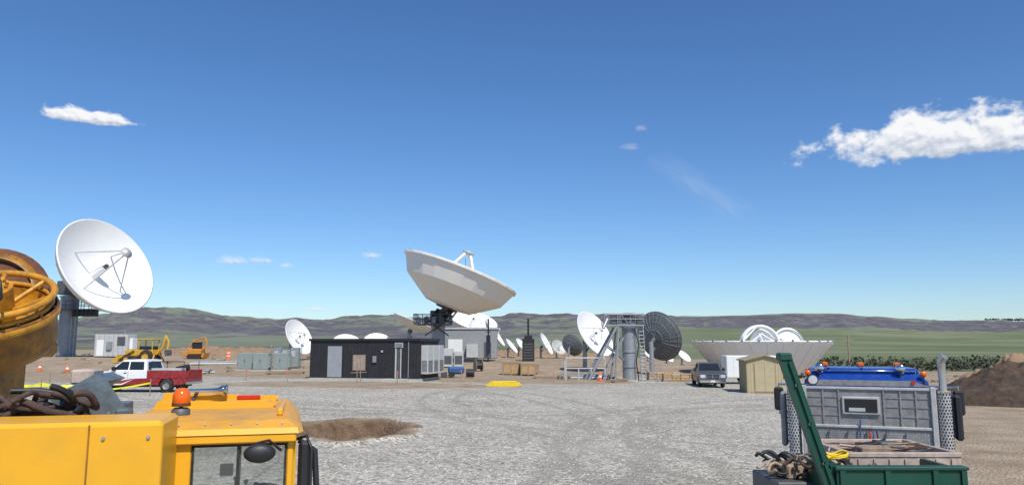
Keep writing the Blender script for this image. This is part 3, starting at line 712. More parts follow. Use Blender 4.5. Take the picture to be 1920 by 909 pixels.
for i in range(4):
    for k in range(3): b.box(i*.75,i*.75+.72,0,.8,.12+k*.2,.30+k*.2,M_wood if (i+k)%3 else M_crate,.02)
b.box(-.05,3.0,-.05,.85,0,.12,M_wood2); p0=b.done((13.2,66,G(14,66))); inst(p0,(12.4,68.5,G(13,68)),R(10))
b=B('yellow_drain_tray')
b.prism([(0,.06),(.15,0),(2.4,0),(2.55,.08),(2.35,.28),(.3,.3)],0,.9,M_yplast); b.tube((.4,.2,.3),(2.2,.2,.34),.05,M_yplast); b.box(.5,.6,-.02,.9,.02,.33,M_yplast,.01)
b.done((-1.9,54.8,G(-1,55)),R(-4))
b=B('covered_generator')
b.box(0,1.4,0,.9,.3,.95,M_bluetarp,.15); b.tube((1.6,.2,.4),(2.3,.2,.4),.35,M_black,14); b.box(-.6,-.1,0,.6,0,.5,M_dgrey,.05); b.tube((.3,-.1,.25),(.3,1,.25),.25,M_rubber,14)
b.done((-5.6,66,G(-5,66)))
b=B('cable_reel'); 
for x in(0,.7): b.push(Matrix.Translation((x,0,.6))@Matrix.Rotation(R(90),4,'Y')); b.rev([(.01,-.03),(.6,-.03),(.6,.03),(.01,.03)],M_wood2,20,False); b.pop()
b.tube((0,0,.6),(.7,0,.6),.35,M_black,16); b.done((-3.8,78,G(-4,78)),R(20)) 
b=B('pipe_stack')
for i in range(5): b.tube((-2.5+random.uniform(-.3,.3),i*.22,.1),(2.5+random.uniform(-.3,.3),i*.22+.1,.1),.1,M_dgrey if i%2 else M_lgrey,10)
for i in range(4): b.tube((-2.3,.11+i*.22,.28),(2.4,.11+i*.22,.28),.1,M_black if i%2 else M_grey,10)
s0=b.done((-30.5,70,G(-30,70)),R(8)); inst(s0,(6.5,69,G(6,69)),R(-15)); inst(s0,(-33,84,G(-33,84)),R(20))
b=B('plank_pile')
for i in range(9): b.box(-1.6+random.uniform(-.2,.2),1.6+random.uniform(-.2,.2),(i%3)*.28,(i%3)*.28+.24,.02+(i//3)*.07,.08+(i//3)*.07,random.choice([M_wood,M_wood2]))
q0=b.done((-8,64.5,G(-8,64.5)),R(-10)); inst(q0,(-20.5,69,G(-20.5,69)),R(30)); inst(q0,(3.6,68,G(3.6,68)),R(5)); inst(q0,(9.2,63.5,G(9,63.5)),R(60))
b=B('traffic_cone'); b.rev([(.16,.03),(.03,.72),(.001,.73)],M_cone,14); b.rev([(.135,.28),(.105,.42)],M_white,14); b.box(-.2,.2,-.2,.2,0,.035,M_cone)
cone=b.done((-48.5,74,G(-48,74)))
for x,y in((-46.8,75),(-51,73),(-42.3,72),(7.5,64.5)): inst(cone,(x,y,G(x,y)),random.random(),1.15)
b=B('traffic_barrel'); b.rev([(.28,0),(.27,.3),(.25,.3),(.25,.6),(.22,.6),(.22,1.0),(.01,1.02)],M_cone,16); b.rev([(.275,.33),(.262,.42)],M_white,16); b.rev([(.24,.68),(.235,.8)],M_white,16)
b.done((-35.3,94,G(-35,94)))
b=B('wooden_barricade')
for x in(0,.25): b.tube((x,0,0),(x-.05,0,1.7),.03,M_wood2,5)
b.tube((-.5,0,.7),(.7,0,.75),.03,M_wood2,5); b.done((-11.6,56.8,G(-11.6,57)))
b=B('survey_stake'); b.box(-.03,.03,-.02,.02,0,.9,M_wood2); b.box(-.04,.04,-.025,.025,.75,.9,M_cone); sk=b.done((-4.0,60,G(-4,60)))
for x,y in((-16,54),(-8.4,55.5),(-20,57),(-29,66),(3.3,60),(-33.5,68)): inst(sk,(x,y,G(x,y)),random.random())
b=B('caution_tape')
pts=[(-34,42.5),(-29,41),(-24.5,39.5),(-19.0,39.9)]
for (x0,y0),(x1,y1) in zip(pts,pts[1:]):
    n_=10
    for k in range(n_):
        t0_,t1_=k/n_,(k+1)/n_
        za=.75-.35*math.sin(math.pi*t0_);zb=.75-.35*math.sin(math.pi*t1_)
        xa,ya,xb,yb=x0+(x1-x0)*t0_,y0+(y1-y0)*t0_,x0+(x1-x0)*t1_,y0+(y1-y0)*t1_
        b.add([(xa,ya,za+.2),(xb,yb,zb+.2),(xb,yb,zb+.28),(xa,ya,za+.28)],[(0,1,2,3)],mat('tape_yellow',(.8,.75,.02),.5))
pts2=[(-36,48.5),(-33,49),(-29,47.6),(-25.5,49.0)]
for (x0,y0),(x1,y1) in zip(pts2,pts2[1:]):
    b.add([(x0,y0,.33),(x1,y1,.36),(x1,y1+.05,.46),(x0,y0+.05,.43)],[(0,1,2,3)],mat('tape_yellow',(.8,.75,.02),.5))
for x,y in pts+pts2: b.box(x-.02,x+.02,y-.02,y+.02,0,1.2,M_wood2)
b.done()
b=B('utility_pole'); b.tube((0,0,-2),(0,0,5.5),.12,M_wood2,8); b.box(-.9,.9,-.06,.06,4.7,4.85,M_wood2); b.done((58,130,-1))
b=B('light_mast'); b.tube((0,0,0),(0,0,6),.1,M_dgrey,8); b.tube((1.8,0,0),(1.8,0,5.2),.08,M_dgrey,8); b.tube((0,0,4.5),(1.8,0,4.5),.06,M_dgrey,6); b.tube((0,0,2),(1.8,0,4.5),.05,M_dgrey,6); b.done((-67,107,G(-67,107)))

def mound(name,cx,cy,rx,ry,h,m,seed):
    b=B(name); n_=80; vs_=[];fs_=[]
    for j in range(n_+1):
        for i in range(n_+1):
            u=-1.15+2.3*i/n_; v=-1.15+2.3*j/n_; x=cx+u*rx; y=cy+v*ry
            r=math.sqrt(u*u+v*v)+.16*noise.noise(Vector((u*2,v*2,seed)))
            z=h*max(0,1-max(r,0)**1.6)**.75*(1+.35*noise.noise(Vector((u*2.3,v*2.3,seed+4))))+ .26*h*max(0,1-r)*noise.fractal(Vector((u*9,v*9,seed)),.6,2,5)
            vs_.append((x,y,G(x,y)-.06+z))
    for j in range(n_):
        for i in range(n_): k=j*(n_+1)+i; fs_.append((k,k+1,k+n_+2,k+n_+1))
    b.add(vs_,fs_,m,True); return b.done()
M_soil=mat('dark_soil',(.055,.036,.024),.95,var=.5,scale=1.5,dirt=(.15,.10,.065),dirtamt=.6,bump=1,bscale=5)
M_soil2=mat('tan_soil',(.28,.185,.11),.95,var=.25,scale=1.5,bump=1,bscale=5)
mound('dirt_mound',30.8,44.5,6.4,3.8,2.25,M_soil,1); mound('dirt_mound',34,50,5,3,2.5,M_soil2,5); 
mound('dirt_mound',-48,122,14,6,1.3,M_soil2,8); mound('dirt_mound',5,128,16,6,1.2,M_soil2,9); mound('dirt_mound',-27,120,14,6,1.0,M_soil2,3)

def leaves(name,spots,size,cols,per):
    b=B(name)
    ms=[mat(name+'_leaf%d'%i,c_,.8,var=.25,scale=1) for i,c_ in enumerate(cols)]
    for (x,y,z,rx,rz) in spots:
        for k in range(per):
            a_=random.random()*6.28; ph=random.uniform(-.3,1)
            rr=random.random()**.4
            px=x+rx*rr*math.cos(a_)*math.sqrt(max(0,1-ph*ph*.8)); pyy=y+rx*rr*math.sin(a_)*math.sqrt(max(0,1-ph*ph*.8)); pz=z+rz*(.35+.65*ph*rr)
            s_=size*random.uniform(.6,1.3); d=Vector((random.gauss(0,1),random.gauss(0,1),random.gauss(0,1))).normalized(); u=d.orthogonal().normalized()*s_; w=d.cross(u)
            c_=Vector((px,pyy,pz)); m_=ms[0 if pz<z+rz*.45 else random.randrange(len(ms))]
            b.add([c_-u,c_-w*.7,c_+u,c_+w*.7],[(0,1,2,3)],m_)
    return b.done()
sp=[]
for row in range(5):
    y=112+row*9
    for k in range(32):
        x=.40*y+k*2.1+random.uniform(-.5,.5)-2
        if random.random()<.1: continue
        sp.append((x,y+random.uniform(-.6,.6),G(x,y),random.uniform(.9,1.5),random.uniform(1.3,2.6)))
leaves('orchard_trees',sp,.28,[(.04,.05,.028),(.065,.08,.04),(.11,.12,.07)],50)
sp=[(2130+i*16+random.uniform(-5,5),3360,3+44/1426*3380-3,9,13) for i in range(14)]
leaves('distant_trees',sp,4,[(.03,.045,.035),(.05,.07,.05)],26)
sp=[]
for i in range(110):
    y=random.uniform(60,112); x=random.choice([random.uniform(-70,-20),random.uniform(24,60)])
    sp.append((x,y,G(x,y),.35,.3))
leaves('dry_weeds',sp,.07,[(.16,.14,.07),(.10,.12,.05)],22)

# ------------------------------------------------------------ foreground: crane carrier left
CA=(-1.95,7.0,15)
b=B('mobile_crane')
b.box(-7.5,-2.98,6.3,7.04,1.2,2.40,M_yel,.03)
b.box(-3.50,-2.98,6.285,6.3,1.2,2.37,M_yel,.005)
b.box(-3.51,-3.50,6.283,6.302,1.2,2.38,M_must2)
for z in(2.28,): b.tube((-3.08,6.27,z),(-3.08,6.3,z),.014,M_galv,8); b.tube((-3.40,6.27,z),(-3.40,6.3,z),.014,M_galv,8)
b.box(-7.5,-3.52,6.285,6.3,1.70,1.73,M_yel); b.box(-3.75,-3.2,6.27,6.285,1.66,1.72,M_dgrey)
x0,x1=-3.17,-1.99; yf,yb=7.05,9.0
b.box(x0,-2.86,yf,yf+.08,1.0,2.20,M_yel,.012); b.box(-2.05,x1,yf,yf+.08,1.0,2.20,M_yel,.012); b.box(-2.858,-2.052,yf+.003,yf+.08,2.11,2.20,M_yel); b.box(-2.858,-2.052,yf+.003,yf+.08,1.0,1.3,M_yel)
for (a0,a1,c0_,c1_) in((-2.86,-2.84,1.3,2.11),(-2.07,-2.05,1.3,2.11),(-2.84,-2.07,2.09,2.11),(-2.84,-2.07,1.3,1.325)): b.box(a0,a1,yf-.006,yf+.02,c0_,c1_,M_rubber)
b.box(-2.48,-2.46,yf-.004,yf+.03,1.3,2.09,M_rubber)
b.box(-2.84,-2.07,yf+.03,yf+.036,1.32,2.09,M_glass)
for y in(yf+.08,yb-.08): b.box(x1-.07,x1,y,y+.08,1.0,2.2,M_yel,.01); b.box(x0,x0+.07,y,y+.08,1.0,2.2,M_yel,.01)
b.box(x1-.05,x1-.044,yf+.16,yb-.1,1.1,2.15,M_glass); b.box(x1-.06,x1,yf+.16,yb-.1,1.0,1.1,M_yel)
b.box(x0+.07,x1-.07,yb-.03,yb-.024,1.0,2.15,M_glass); b.box(x0+.07,x1-.07,yb-.06,yb,.98,1.04,M_yel)
b.box(-2.62,-2.59,yb-.05,yb-.01,1.0,2.15,M_black)
b.box(x0,x1,yf,yb,.80,.85,M_dgrey)
b.box(-2.75,-2.45,7.9,8.2,.85,1.15,M_black,.05); b.box(-2.75,-2.45,8.15,8.27,1.1,1.42,M_black,.05)
b.push(Matrix.Translation((-2.25,7.50,1.60))@Matrix.Rotation(R(-35),4,'X')); b.path([(.17*math.cos(t*.314),.17*math.sin(t*.314),0) for t in range(20)],.014,M_black,6,True); b.tube((-.17,0,0),(.17,0,0),.012,M_black); b.tube((0,0,0),(0,0,-.5),.022,M_black); b.pop()
b.box(-2.42,-2.12,7.2,7.35,.85,1.52,M_dgrey,.03); b.box(-2.36,-2.2,7.19,7.2,1.40,1.50,M_lgrey)
for i in range(4): b.tube((-2.25-.09*i,7.35,1.3),(-2.23-.09*i,7.3,1.66+.03*i),.010,M_black,6); b.sphere((-2.23-.09*i,7.3,1.68+.03*i),.022,M_black,6)
b.box(-2.80,-2.66,8.85,8.9,1.55,1.68,M_bluetarp,.01)
def slab(pts_low,pts_hi,m):
    n_=len(pts_low); b.add(pts_low+pts_hi,[tuple(range(n_))[::-1],tuple(range(n_,2*n_))]+[(i,(i+1)%n_,n_+(i+1)%n_,n_+i) for i in range(n_)],m)
lo=[(-3.35,6.98,2.2),(-1.95,6.98,2.2),(-1.91,7.1,2.2),(-1.97,9.05,2.2),(-3.50,9.05,2.2),(-3.52,7.3,2.2)]
mid=[(-3.33,7.0,2.25),(-1.96,7.0,2.25),(-1.93,7.12,2.25),(-1.99,9.02,2.25),(-3.48,9.02,2.25),(-3.50,7.32,2.25)]
top=[(-3.28,7.16,2.31),(-2.06,7.16,2.31),(-2.04,7.24,2.31),(-2.10,8.92,2.37),(-3.40,8.92,2.37),(-3.42,7.4,2.33)]
slab(lo,mid,M_yel); slab(mid,top,M_yel2)
b.box(-3.33,-1.97,6.99,7.04,2.12,2.199,M_yel,.012)
b.prism([(-3.4,2.345),(-2.25,2.325),(-2.2,2.39),(-3.35,2.43)],8.15,8.22,M_yel); b.prism([(-3.45,2.36),(-2.25,2.34),(-2.2,2.42),(-3.4,2.47)],8.8,8.9,M_yel)
b.box(-3.2,-2.3,8.3,8.72,2.335,2.38,M_yel2,.02); b.box(-2.16,-2.11,7.4,8.8,2.32,2.39,M_yel,.015)
b.box(-2.62,-2.38,8.4,8.5,2.405,2.455,M_redl,.012); b.box(-2.72,-2.28,8.38,8.52,2.38,2.406,M_yel)
for i in range(6): b.tube((-3.2+i*.22,7.08,2.27),(-3.2+i*.22,7.06,2.29),.010,M_galv,6)
b.push(Matrix.Translation((-3.05,7.6,2.33))); b.rev([(.085,0),(.085,.05),(.06,.07)],M_dgrey,20); b.tube((0,0,-.02),(0,0,.1),.02,M_black,8)
b.rev([(.072,.09),(.082,.10),(.080,.19),(.058,.24),(.03,.255),(.001,.258)],M_amber,24); b.rev([(.084,.085),(.087,.10),(.084,.115)],M_rust,20); b.pop()
for i,dx in enumerate((0,.13)):
    b.push(Matrix.Translation((-3.20+dx*.2,8.6+dx,2.50))@Matrix.Rotation(R(90),4,'Y')); b.rev([(.012,0),(.016,.25),(.028,.36),(.06,.42),(.062,.425),(.02,.38)],M_chrome,20); b.pop()
b.tube((-3.10,8.66,2.36),(-3.05,8.66,2.49),.02,M_dgrey,6)
b.path([(-2.1,7.0,2.05),(-2.2,6.85,2.16),(-2.32,6.8,2.14)],.012,M_black,6)
b.push(Matrix.Translation((-2.27,6.78,2.06))@Matrix.Rotation(R(5),4,'Z')@Matrix.Rotation(R(90),4,'X')@Matrix.Scale(.62,4,(0,1,0))); b.rev([(.001,.06),(.08,.055),(.125,.03),(.135,0),(.125,-.02),(.001,-.025)],M_black,28); b.pop()
b.path([(-1.97,7.2,2.12),(-1.88,7.1,2.16),(-1.83,7.05,2.05),(-1.83,7.05,1.5)],.014,M_black,6)
b.box(-1.95,-1.83,7.06,7.14,1.25,2.12,M_black,.04)
b.path([(-1.95,7.3,2.1),(-1.80,7.3,2.0),(-1.77,7.3,1.6),(-1.77,7.25,1.2)],.03,M_black,6)
b.box(-9.5,-1.9,7.2,9.0,.60,.78,M_dgrey,.03); b.box(-9.5,-3.18,7.05,9.2,.80,2.15,M_yel,.03)
for x in(-2.6,-5.0,-6.4): 
    for y in(7.3,9.0): wheel(b,x,y,.40,.40,.32,M_yel,1)
S=.42
b.box(-5.05+S,-4.0+S-.05,7.6,8.4,2.155,2.42,M_teal,.01)
b.prism([(-4.5+S,2.15),(-4.0+S,2.15),(-3.95+S,2.40),(-4.12+S,2.66),(-4.5+S,2.58)],7.56,7.595,M_teal); b.prism([(-4.62+S,2.5),(-4.25+S,2.72),(-4.12+S,2.66),(-4.5+S,2.42)],7.62,8.3,M_teal)
b.box(-4.50+S,-4.3+S,7.8,8.2,2.62,2.76,M_crate,.02); b.tube((-4.0+S,7.45,2.3),(-3.9+S,7.4,2.36),.05,M_dgrey); b.box(-3.98+S,-3.86+S,7.3,7.5,2.2,2.42,M_teal,.02)
for i in range(5): b.tube((-4.4+S+i*.08,7.55,2.25+.03*i),(-4.4+S+i*.08,7.53,2.25+.03*i),.012,M_galv,6)
crane=b.done(); turn(crane,*CA)
b=B('hose_pile')
for k in range(44):
    cx=-4.45+random.uniform(-.75,.55); cy=7.22+random.uniform(-.03,.4); cz=2.3+random.uniform(0,.30)*max(.15,1-abs(cx+4.2)/.9)
    a_=random.random()*6.28; pts=[]
    for i in range(14):
        t=i/13; ang=a_+t*random.uniform(2.2,4.5)
        pts.append((cx+.24*math.cos(ang)*(1+.2*t),cy+.16*math.sin(ang),cz+.08*math.sin(ang*1.7+k)+.03*math.sin(k+i)))
    for _ in range(2): pts=[pts[0]]+[tuple((pts[i-1][c_]+2*pts[i][c_]+pts[i+1][c_])/4 for c_ in range(3)) for i in range(1,13)]+[pts[-1]]
    b.path(pts,random.uniform(.020,.036),M_rope if k%4 else M_black,8)
b.box(-6.2,-4.0,7.06,7.58,2.153,2.28,M_black)
o=b.done(); turn(o,*CA)

b=B('drilling_machine')
n=Vector((.12,-.42,.9)).normalized(); q=n.to_track_quat('Z','Y').to_matrix().to_4x4()
b.push(Matrix.Translation((-10.0,14.1,3.92))@q)
def ringp(r,z,k=40): return [(r*math.cos(2*math.pi*i/k),r*math.sin(2*math.pi*i/k),z) for i in range(k)]
b.path(ringp(1.17,.0),.065,M_must,12,True); b.path(ringp(1.12,-.2),.05,M_must,10,True)
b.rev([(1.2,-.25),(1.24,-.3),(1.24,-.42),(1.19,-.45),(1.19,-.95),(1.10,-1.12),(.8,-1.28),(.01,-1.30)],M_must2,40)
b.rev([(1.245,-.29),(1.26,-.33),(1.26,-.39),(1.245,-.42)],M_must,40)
b.rev([(1.08,-.25),(1.0,-.8),(.01,-.85)],M_must,32)
b.tube((0,0,-.85),(0,0,.15),.5,M_must,24); b.tube((0,0,.15),(0,0,.3),.3,M_must2,20)
for k in range(16):
    t=2*math.pi*k/16; b.tube((1.19*math.cos(t),1.19*math.sin(t),-.25),(1.19*math.cos(t),1.19*math.sin(t),-.2),.03,M_rust,6); b.tube((.4*math.cos(t),.4*math.sin(t),.15),(.4*math.cos(t),.4*math.sin(t),.2),.03,M_must2,6)
for k in range(8):
    t=2*math.pi*k/8; b.tube((.5*math.cos(t),.5*math.sin(t),-.3),(1.14*math.cos(t),1.14*math.sin(t),-.02),.05,M_must,8)
b.pop()
b.push(Matrix.Translation((-10.75,15.3,4.0))@Vector((.3,-.8,.35)).normalized().to_track_quat('Z','Y').to_matrix().to_4x4())
b.rev([(.01,0),(1.08,0),(1.12,-.05),(1.08,-.12),(.01,-.12)],M_rust,40,False); b.rev([(.8,.01),(.95,.05),(.95,.1),(.8,.12)],M_must2,32)
b.pop()
b.path([(-9.3,13.3,4.3),(-9.0,13.1,4.1),(-8.95,13.1,3.8),(-9.2,13.2,3.6)],.025,M_black,8)
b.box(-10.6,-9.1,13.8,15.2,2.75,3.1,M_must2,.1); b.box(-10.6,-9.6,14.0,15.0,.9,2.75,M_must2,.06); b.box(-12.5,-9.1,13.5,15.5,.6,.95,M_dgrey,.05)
for x in(-9.8,-11.6):
    for y in(13.6,15.4): wheel(b,x,y,.5,.5,.35,M_must2,1)
b.done()

# ------------------------------------------------------------ foreground right: semi truck seen from behind
b=B('semi_truck')
y0=12.3
xl,xr=4.80,6.66
b.box(xl,xr,y0,y0+.05,1.2,2.30,M_alu,.01)
for z in (2.27,1.66,1.2): b.box(xl-.02,xr+.02,y0-.03,y0-.001,z,z+.045,M_alu2,.008)
for x in(xl-.05,xr-.02): b.box(x,x+.08,y0-.05,y0+.06,1.0,2.33,M_alu2,.01)
for x in(5.06,5.30,5.96,6.2,6.42): b.box(x,x+.03,y0-.022,y0-.001,1.7,2.27,M_alu,.006)
for z in(1.85,2.0,2.14): b.box(xl+.05,5.30,y0-.012,y0-.001,z,z+.02,M_alu); b.box(5.96,xr-.05,y0-.012,y0-.001,z,z+.02,M_alu)
b.box(5.36,5.92,y0-.045,y0-.0,1.88,2.16,M_alu2,.01); b.box(5.40,5.88,y0-.052,y0-.045,1.915,2.125,M_glassd); b.box(5.46,5.70,y0-.056,y0-.052,1.93,1.985,M_lgrey)
b.prism([(xl,2.333),(xr,2.333),(xr-.25,2.42),(xl+.25,2.42)],y0,y0+.05,M_alu)
for k in range(44):
    for j in range(11):
        x=xl+.05+k*.041; z=1.26+j*.036; s_=1 if (k+j)%2 else -1
        b.add([(x-.013,y0-.006,z-.007*s_),(x+.004,y0-.006,z-.006),(x+.013,y0-.006,z+.007*s_),(x-.004,y0-.006,z+.006)],[(0,1,2,3)],M_alu2)
for x in(xl+.1,xr-.2): b.box(x,x+.1,y0-.12,y0-.035,1.4,1.48,M_dgrey,.01)
for i in range(5): b.path([(xl+.35+i*.28,y0-.03,1.62),(xl+.33+i*.28,y0-.07,1.5),(xl+.38+i*.28,y0-.05,1.35),(xl+.35+i*.28,y0-.06,1.2)],.012,M_dgrey,6)
prof=[(0.25,1.0),(0.25,2.38),(.40,2.50),(.9,2.58),(1.6,2.59),(1.95,2.50),(2.35,2.05),(2.5,1.9),(4.3,1.75),(4.5,1.6),(4.5,.8),(.25,.8)]
b.push(Matrix.Translation((0,y0,0))@Matrix.Rotation(R(90),4,'Z'))
b.prism(prof,-6.58,-4.88,M_blue)
b.pop()
b.box(4.80,6.68,y0+.3,y0+1.9,2.20,2.49,M_blue,.10); b.box(4.92,6.56,y0+.5,y0+1.75,2.49,2.60,M_blue,.05)
for x in(5.2,5.72,6.24): b.box(x-.012,x+.012,y0+.5,y0+1.7,2.60,2.612,M_blue)
for x in(4.78,6.66): b.box(x,x+.03,y0+.9,y0+1.7,1.6,2.15,M_glassd)
b.path([(4.9,y0+.45,2.50),(4.9,y0+.42,2.56),(6.5,y0+.42,2.56),(6.5,y0+.45,2.50)],.014,M_chrome,8)
for x in(4.86,5.15,5.74,6.33,6.60): b.box(x-.05,x+.05,y0+1.45,y0+1.6,2.60 if 4.9<x<6.5 else 2.49,2.68 if 4.9<x<6.5 else 2.57,M_amber,.02)
for x in(5.05,6.28):
    b.push(Matrix.Translation((x,y0+.35,2.60))@Matrix.Rotation(R(90),4,'X')); b.rev([(.001,.05),(.06,.05),(.075,.03),(.075,-.03),(.03,-.08),(.001,-.09)],M_chrome,20); b.pop(); b.tube((x,y0+.35,2.44),(x,y0+.35,2.55),.015,M_dgrey,6)
for x in (4.86,6.60):
    b.push(Matrix.Translation((x,y0+.28,2.52))@Matrix.Rotation(R(90),4,'X')); b.rev([(.001,.03),(.045,.03),(.05,0),(.04,-.04),(.001,-.05)],M_amber,16); b.pop(); b.tube((x,y0+.28,2.3),(x,y0+.28,2.48),.015,M_dgrey,6)
b.tube((4.94,y0-.03,2.42),(4.94,y0+.05,2.42),.07,M_head,20); b.tube((4.94,y0-.01,2.42),(4.94,y0+.08,2.42),.085,M_black,20)
b.tube((6.42,y0-.03,2.40),(6.42,y0+.05,2.40),.03,M_redl,12)
for x,yy_ in((6.84,y0+.10),(4.62,y0+.10)):
    b.tube((x,yy_,1.0),(x,yy_,2.60 if x>5 else 2.3),.055,M_stackc,20)
    if x>5:
        b.path([(x,yy_,2.55),(x,yy_,2.70),(x+.01,yy_-.02,2.76),(x+.045,yy_-.05,2.81)],.058,M_stackc,16)
    b.push(Matrix.Translation((x,yy_,0))); b.rev([(.10,1.15),(.10,2.28)],M_alu2,20,True,R(180),R(360)); 
    for k in range(22):
        for a_ in (200,225,250,275,300,325): 
            t=R(a_+(12 if k%2 else 0)); b.box(.1015*math.cos(t)-.010,.1015*math.cos(t)+.010,.1015*math.sin(t)-.004,.1015*math.sin(t)+.002,1.2+k*.048,1.225+k*.048,M_black)
    b.pop()
    for z in(1.2,2.24): b.tube((x,yy_,z),(x,yy_,z+.03),.107,M_chrome,20)
b.box(6.99,7.10,y0+.2,y0+.5,1.5,2.2,M_black,.03); b.box(4.40,4.50,y0+.2,y0+.5,1.3,2.2,M_alu,.03)
for x,s in((4.36,-1),(7.14,1)):
    b.box(x-.08,x+.08,y0+.7,y0+.78,1.85,2.25,M_black,.03); b.tube((x-s*.5,y0+.8,2.3),(x,y0+.75,2.3),.018,M_chrome,8); b.tube((x-s*.5,y0+.8,1.8),(x,y0+.75,1.8),.018,M_chrome,8); b.tube((x,y0+.75,1.78),(x,y0+.75,2.32),.015,M_chrome,8)
b.box(5.3,5.42,8.8,16,.75,1.0,M_black); b.box(6.0,6.12,8.8,16,.75,1.0,M_black); b.box(4.7,6.8,11.4,12.2,1.0,1.06,M_alu)
def wheelY(x,y,r,w):
    b.push(Matrix.Translation((x,y,r))@Matrix.Rotation(R(90),4,'Z')); wheel(b,0,0,0,r,w,M_chrome,1); b.pop()
for x in(4.85,6.6):
    for y in(9.6,10.8,16.0): wheelY(x,y,.50,.5 if y<12 else .3)
for i,c_ in enumerate((M_redl,M_bluetarp,M_black)):
    b.path([(5.75+i*.05,y0-.04,1.62),(5.75+i*.05,y0-.2,1.5),(5.8+i*.06,y0-.35,1.25),(5.7+i*.1,y0-.5,1.1)],.014,c_,6)
b.tube((5.60,y0-.05,1.5),(5.62,y0-.05,1.8),.012,M_bluetarp,6)
o=b.done(); turn(o,5.73,12.3,-22)

b=B('green_loader_frame')
def beam(p,q,w,d,m):
    p=Vector(p);q=Vector(q);a_=(q-p).normalized(); side=Vector((0,1,0)); u=a_.cross(side).normalized()
    vs_=[]
    for c_ in(p,q):
        for s1,s2 in((-1,-1),(1,-1),(1,1),(-1,1)): vs_.append(c_+u*s1*w/2+side*s2*d/2)
    b.add(vs_,[(0,1,2,3)[::-1],(4,5,6,7),(0,1,5,4),(1,2,6,5),(2,3,7,6),(3,0,4,7)],m)
beam((3.235,9,2.88),(3.78,9,1.1),.14,.10,M_green); beam((3.285,8.93,2.80),(3.80,8.93,1.1),.04,.02,M_green)
b.box(3.16,3.32,8.93,9.07,2.80,2.9,M_green,.02)
for t in (.2,.45,.7): 
    p=Vector((3.235,8.95,2.88)).lerp(Vector((3.78,8.95,1.1)),t); b.tube(p,p-Vector((0,.03,0)),.018,M_dgrey,8)
b.box(3.75,5.25,8.9,9.0,1.15,1.56,M_green,.01); b.box(3.73,5.27,8.87,9.03,1.56,1.60,M_green,.008)
for x in(3.78,4.3,4.85,5.18): b.box(x,x+.06,8.87,8.9,1.15,1.56,M_green)
b.box(5.2,5.26,9.0,9.8,1.15,1.56,M_green); b.box(3.75,3.81,9.0,9.8,1.15,1.56,M_green); b.box(3.75,5.26,9.0,9.8,1.10,1.15,M_green)
beam((3.7,9,1.62),(4.05,9,1.28),.08,.1,M_green)
b.box(3.6,5.3,8.95,9.9,.6,.8,M_dgrey); b.box(3.9,4.1,9,9.2,0,.6,M_dgrey); b.box(5,5.2,9,9.2,0,.6,M_dgrey); b.box(3.9,4.1,9.6,9.8,0,.6,M_dgrey); b.box(5,5.2,9.6,9.8,0,.6,M_dgrey)
b.done()
b=B('cargo_crate')
x0,x1,ya,yb,z0,z1=4.35,5.78,9.9,11.3,1.15,1.62
for (a0,a1,c0_,c1_) in((x0,x1,ya,ya+.04),(x0,x1,yb-.04,yb),(x0,x0+.04,ya+.04,yb-.04),(x1-.04,x1,ya+.04,yb-.04)):
    b.box(a0,a1,c0_,c1_,z0,z1-.06,M_crate); b.box(a0-.015,a1+.015,c0_-.015,c1_+.015,z1-.06,z1,M_crate,.008)
for i in range(7): b.box(x0+.1+i*.2,x0+.13+i*.2,ya-.02,ya,z0,z1-.08,M_crate)
for i in range(26):
    p=(random.uniform(x0+.1,x1-.5),random.uniform(ya+.1,yb-.2),z1-.05+random.uniform(-.05,.08)); b.tube(p,(p[0]+random.uniform(.15,.5),p[1]+random.uniform(-.3,.3),p[2]+random.uniform(-.04,.06)),random.uniform(.008,.024),random.choice([M_rust,M_dgrey,M_wood2,M_crate,M_black]),8)
b.box(x0+.3,x0+.7,ya+.3,ya+.6,z1-.1,z1+.02,M_wood2,.01); b.box(x0+.7,x0+1.0,ya+.6,ya+.8,z1-.1,z1+.05,M_dgrey,.02)
b.box(x0,x1,ya+.05,yb-.05,z0,z0+.25,M_wood2)
b.done()
b=B('strap_and_chain_pile')
for k in range(60):
    cx=3.5+random.uniform(-.15,1.0); cy=9.9+random.uniform(-.2,.5); cz=1.3+random.uniform(0,.26); a_=random.random()*6.28
    pts=[(cx+.14*math.cos(a_+i*.4),cy+.12*math.sin(a_+i*.4),cz+.05*math.sin(i*.8+k)) for i in range(9)]
    b.path(pts,random.uniform(.010,.024),random.choice([M_rope,M_dgrey,M_wood2,M_black,M_black,M_crate]),6)
for k in range(7):
    pts=[(4.15+.13*math.cos(i*.5+k),9.8+.1*math.sin(i*.5+k),1.56+.02*k*.5+.03*math.sin(i+k)) for i in range(8)]; b.path(pts,.013,M_yplast,6)
b.box(3.3,4.5,9.6,10.6,1.0,1.3,M_dgrey,.02); b.box(3.5,3.8,9.8,10.2,1.3,1.48,M_wood2,.02)
b.tube((3.45,10,0),(3.45,10,1.0),.08,M_dgrey); b.tube((4.3,10.3,0),(4.3,10.3,1.0),.08,M_dgrey)
b.done()

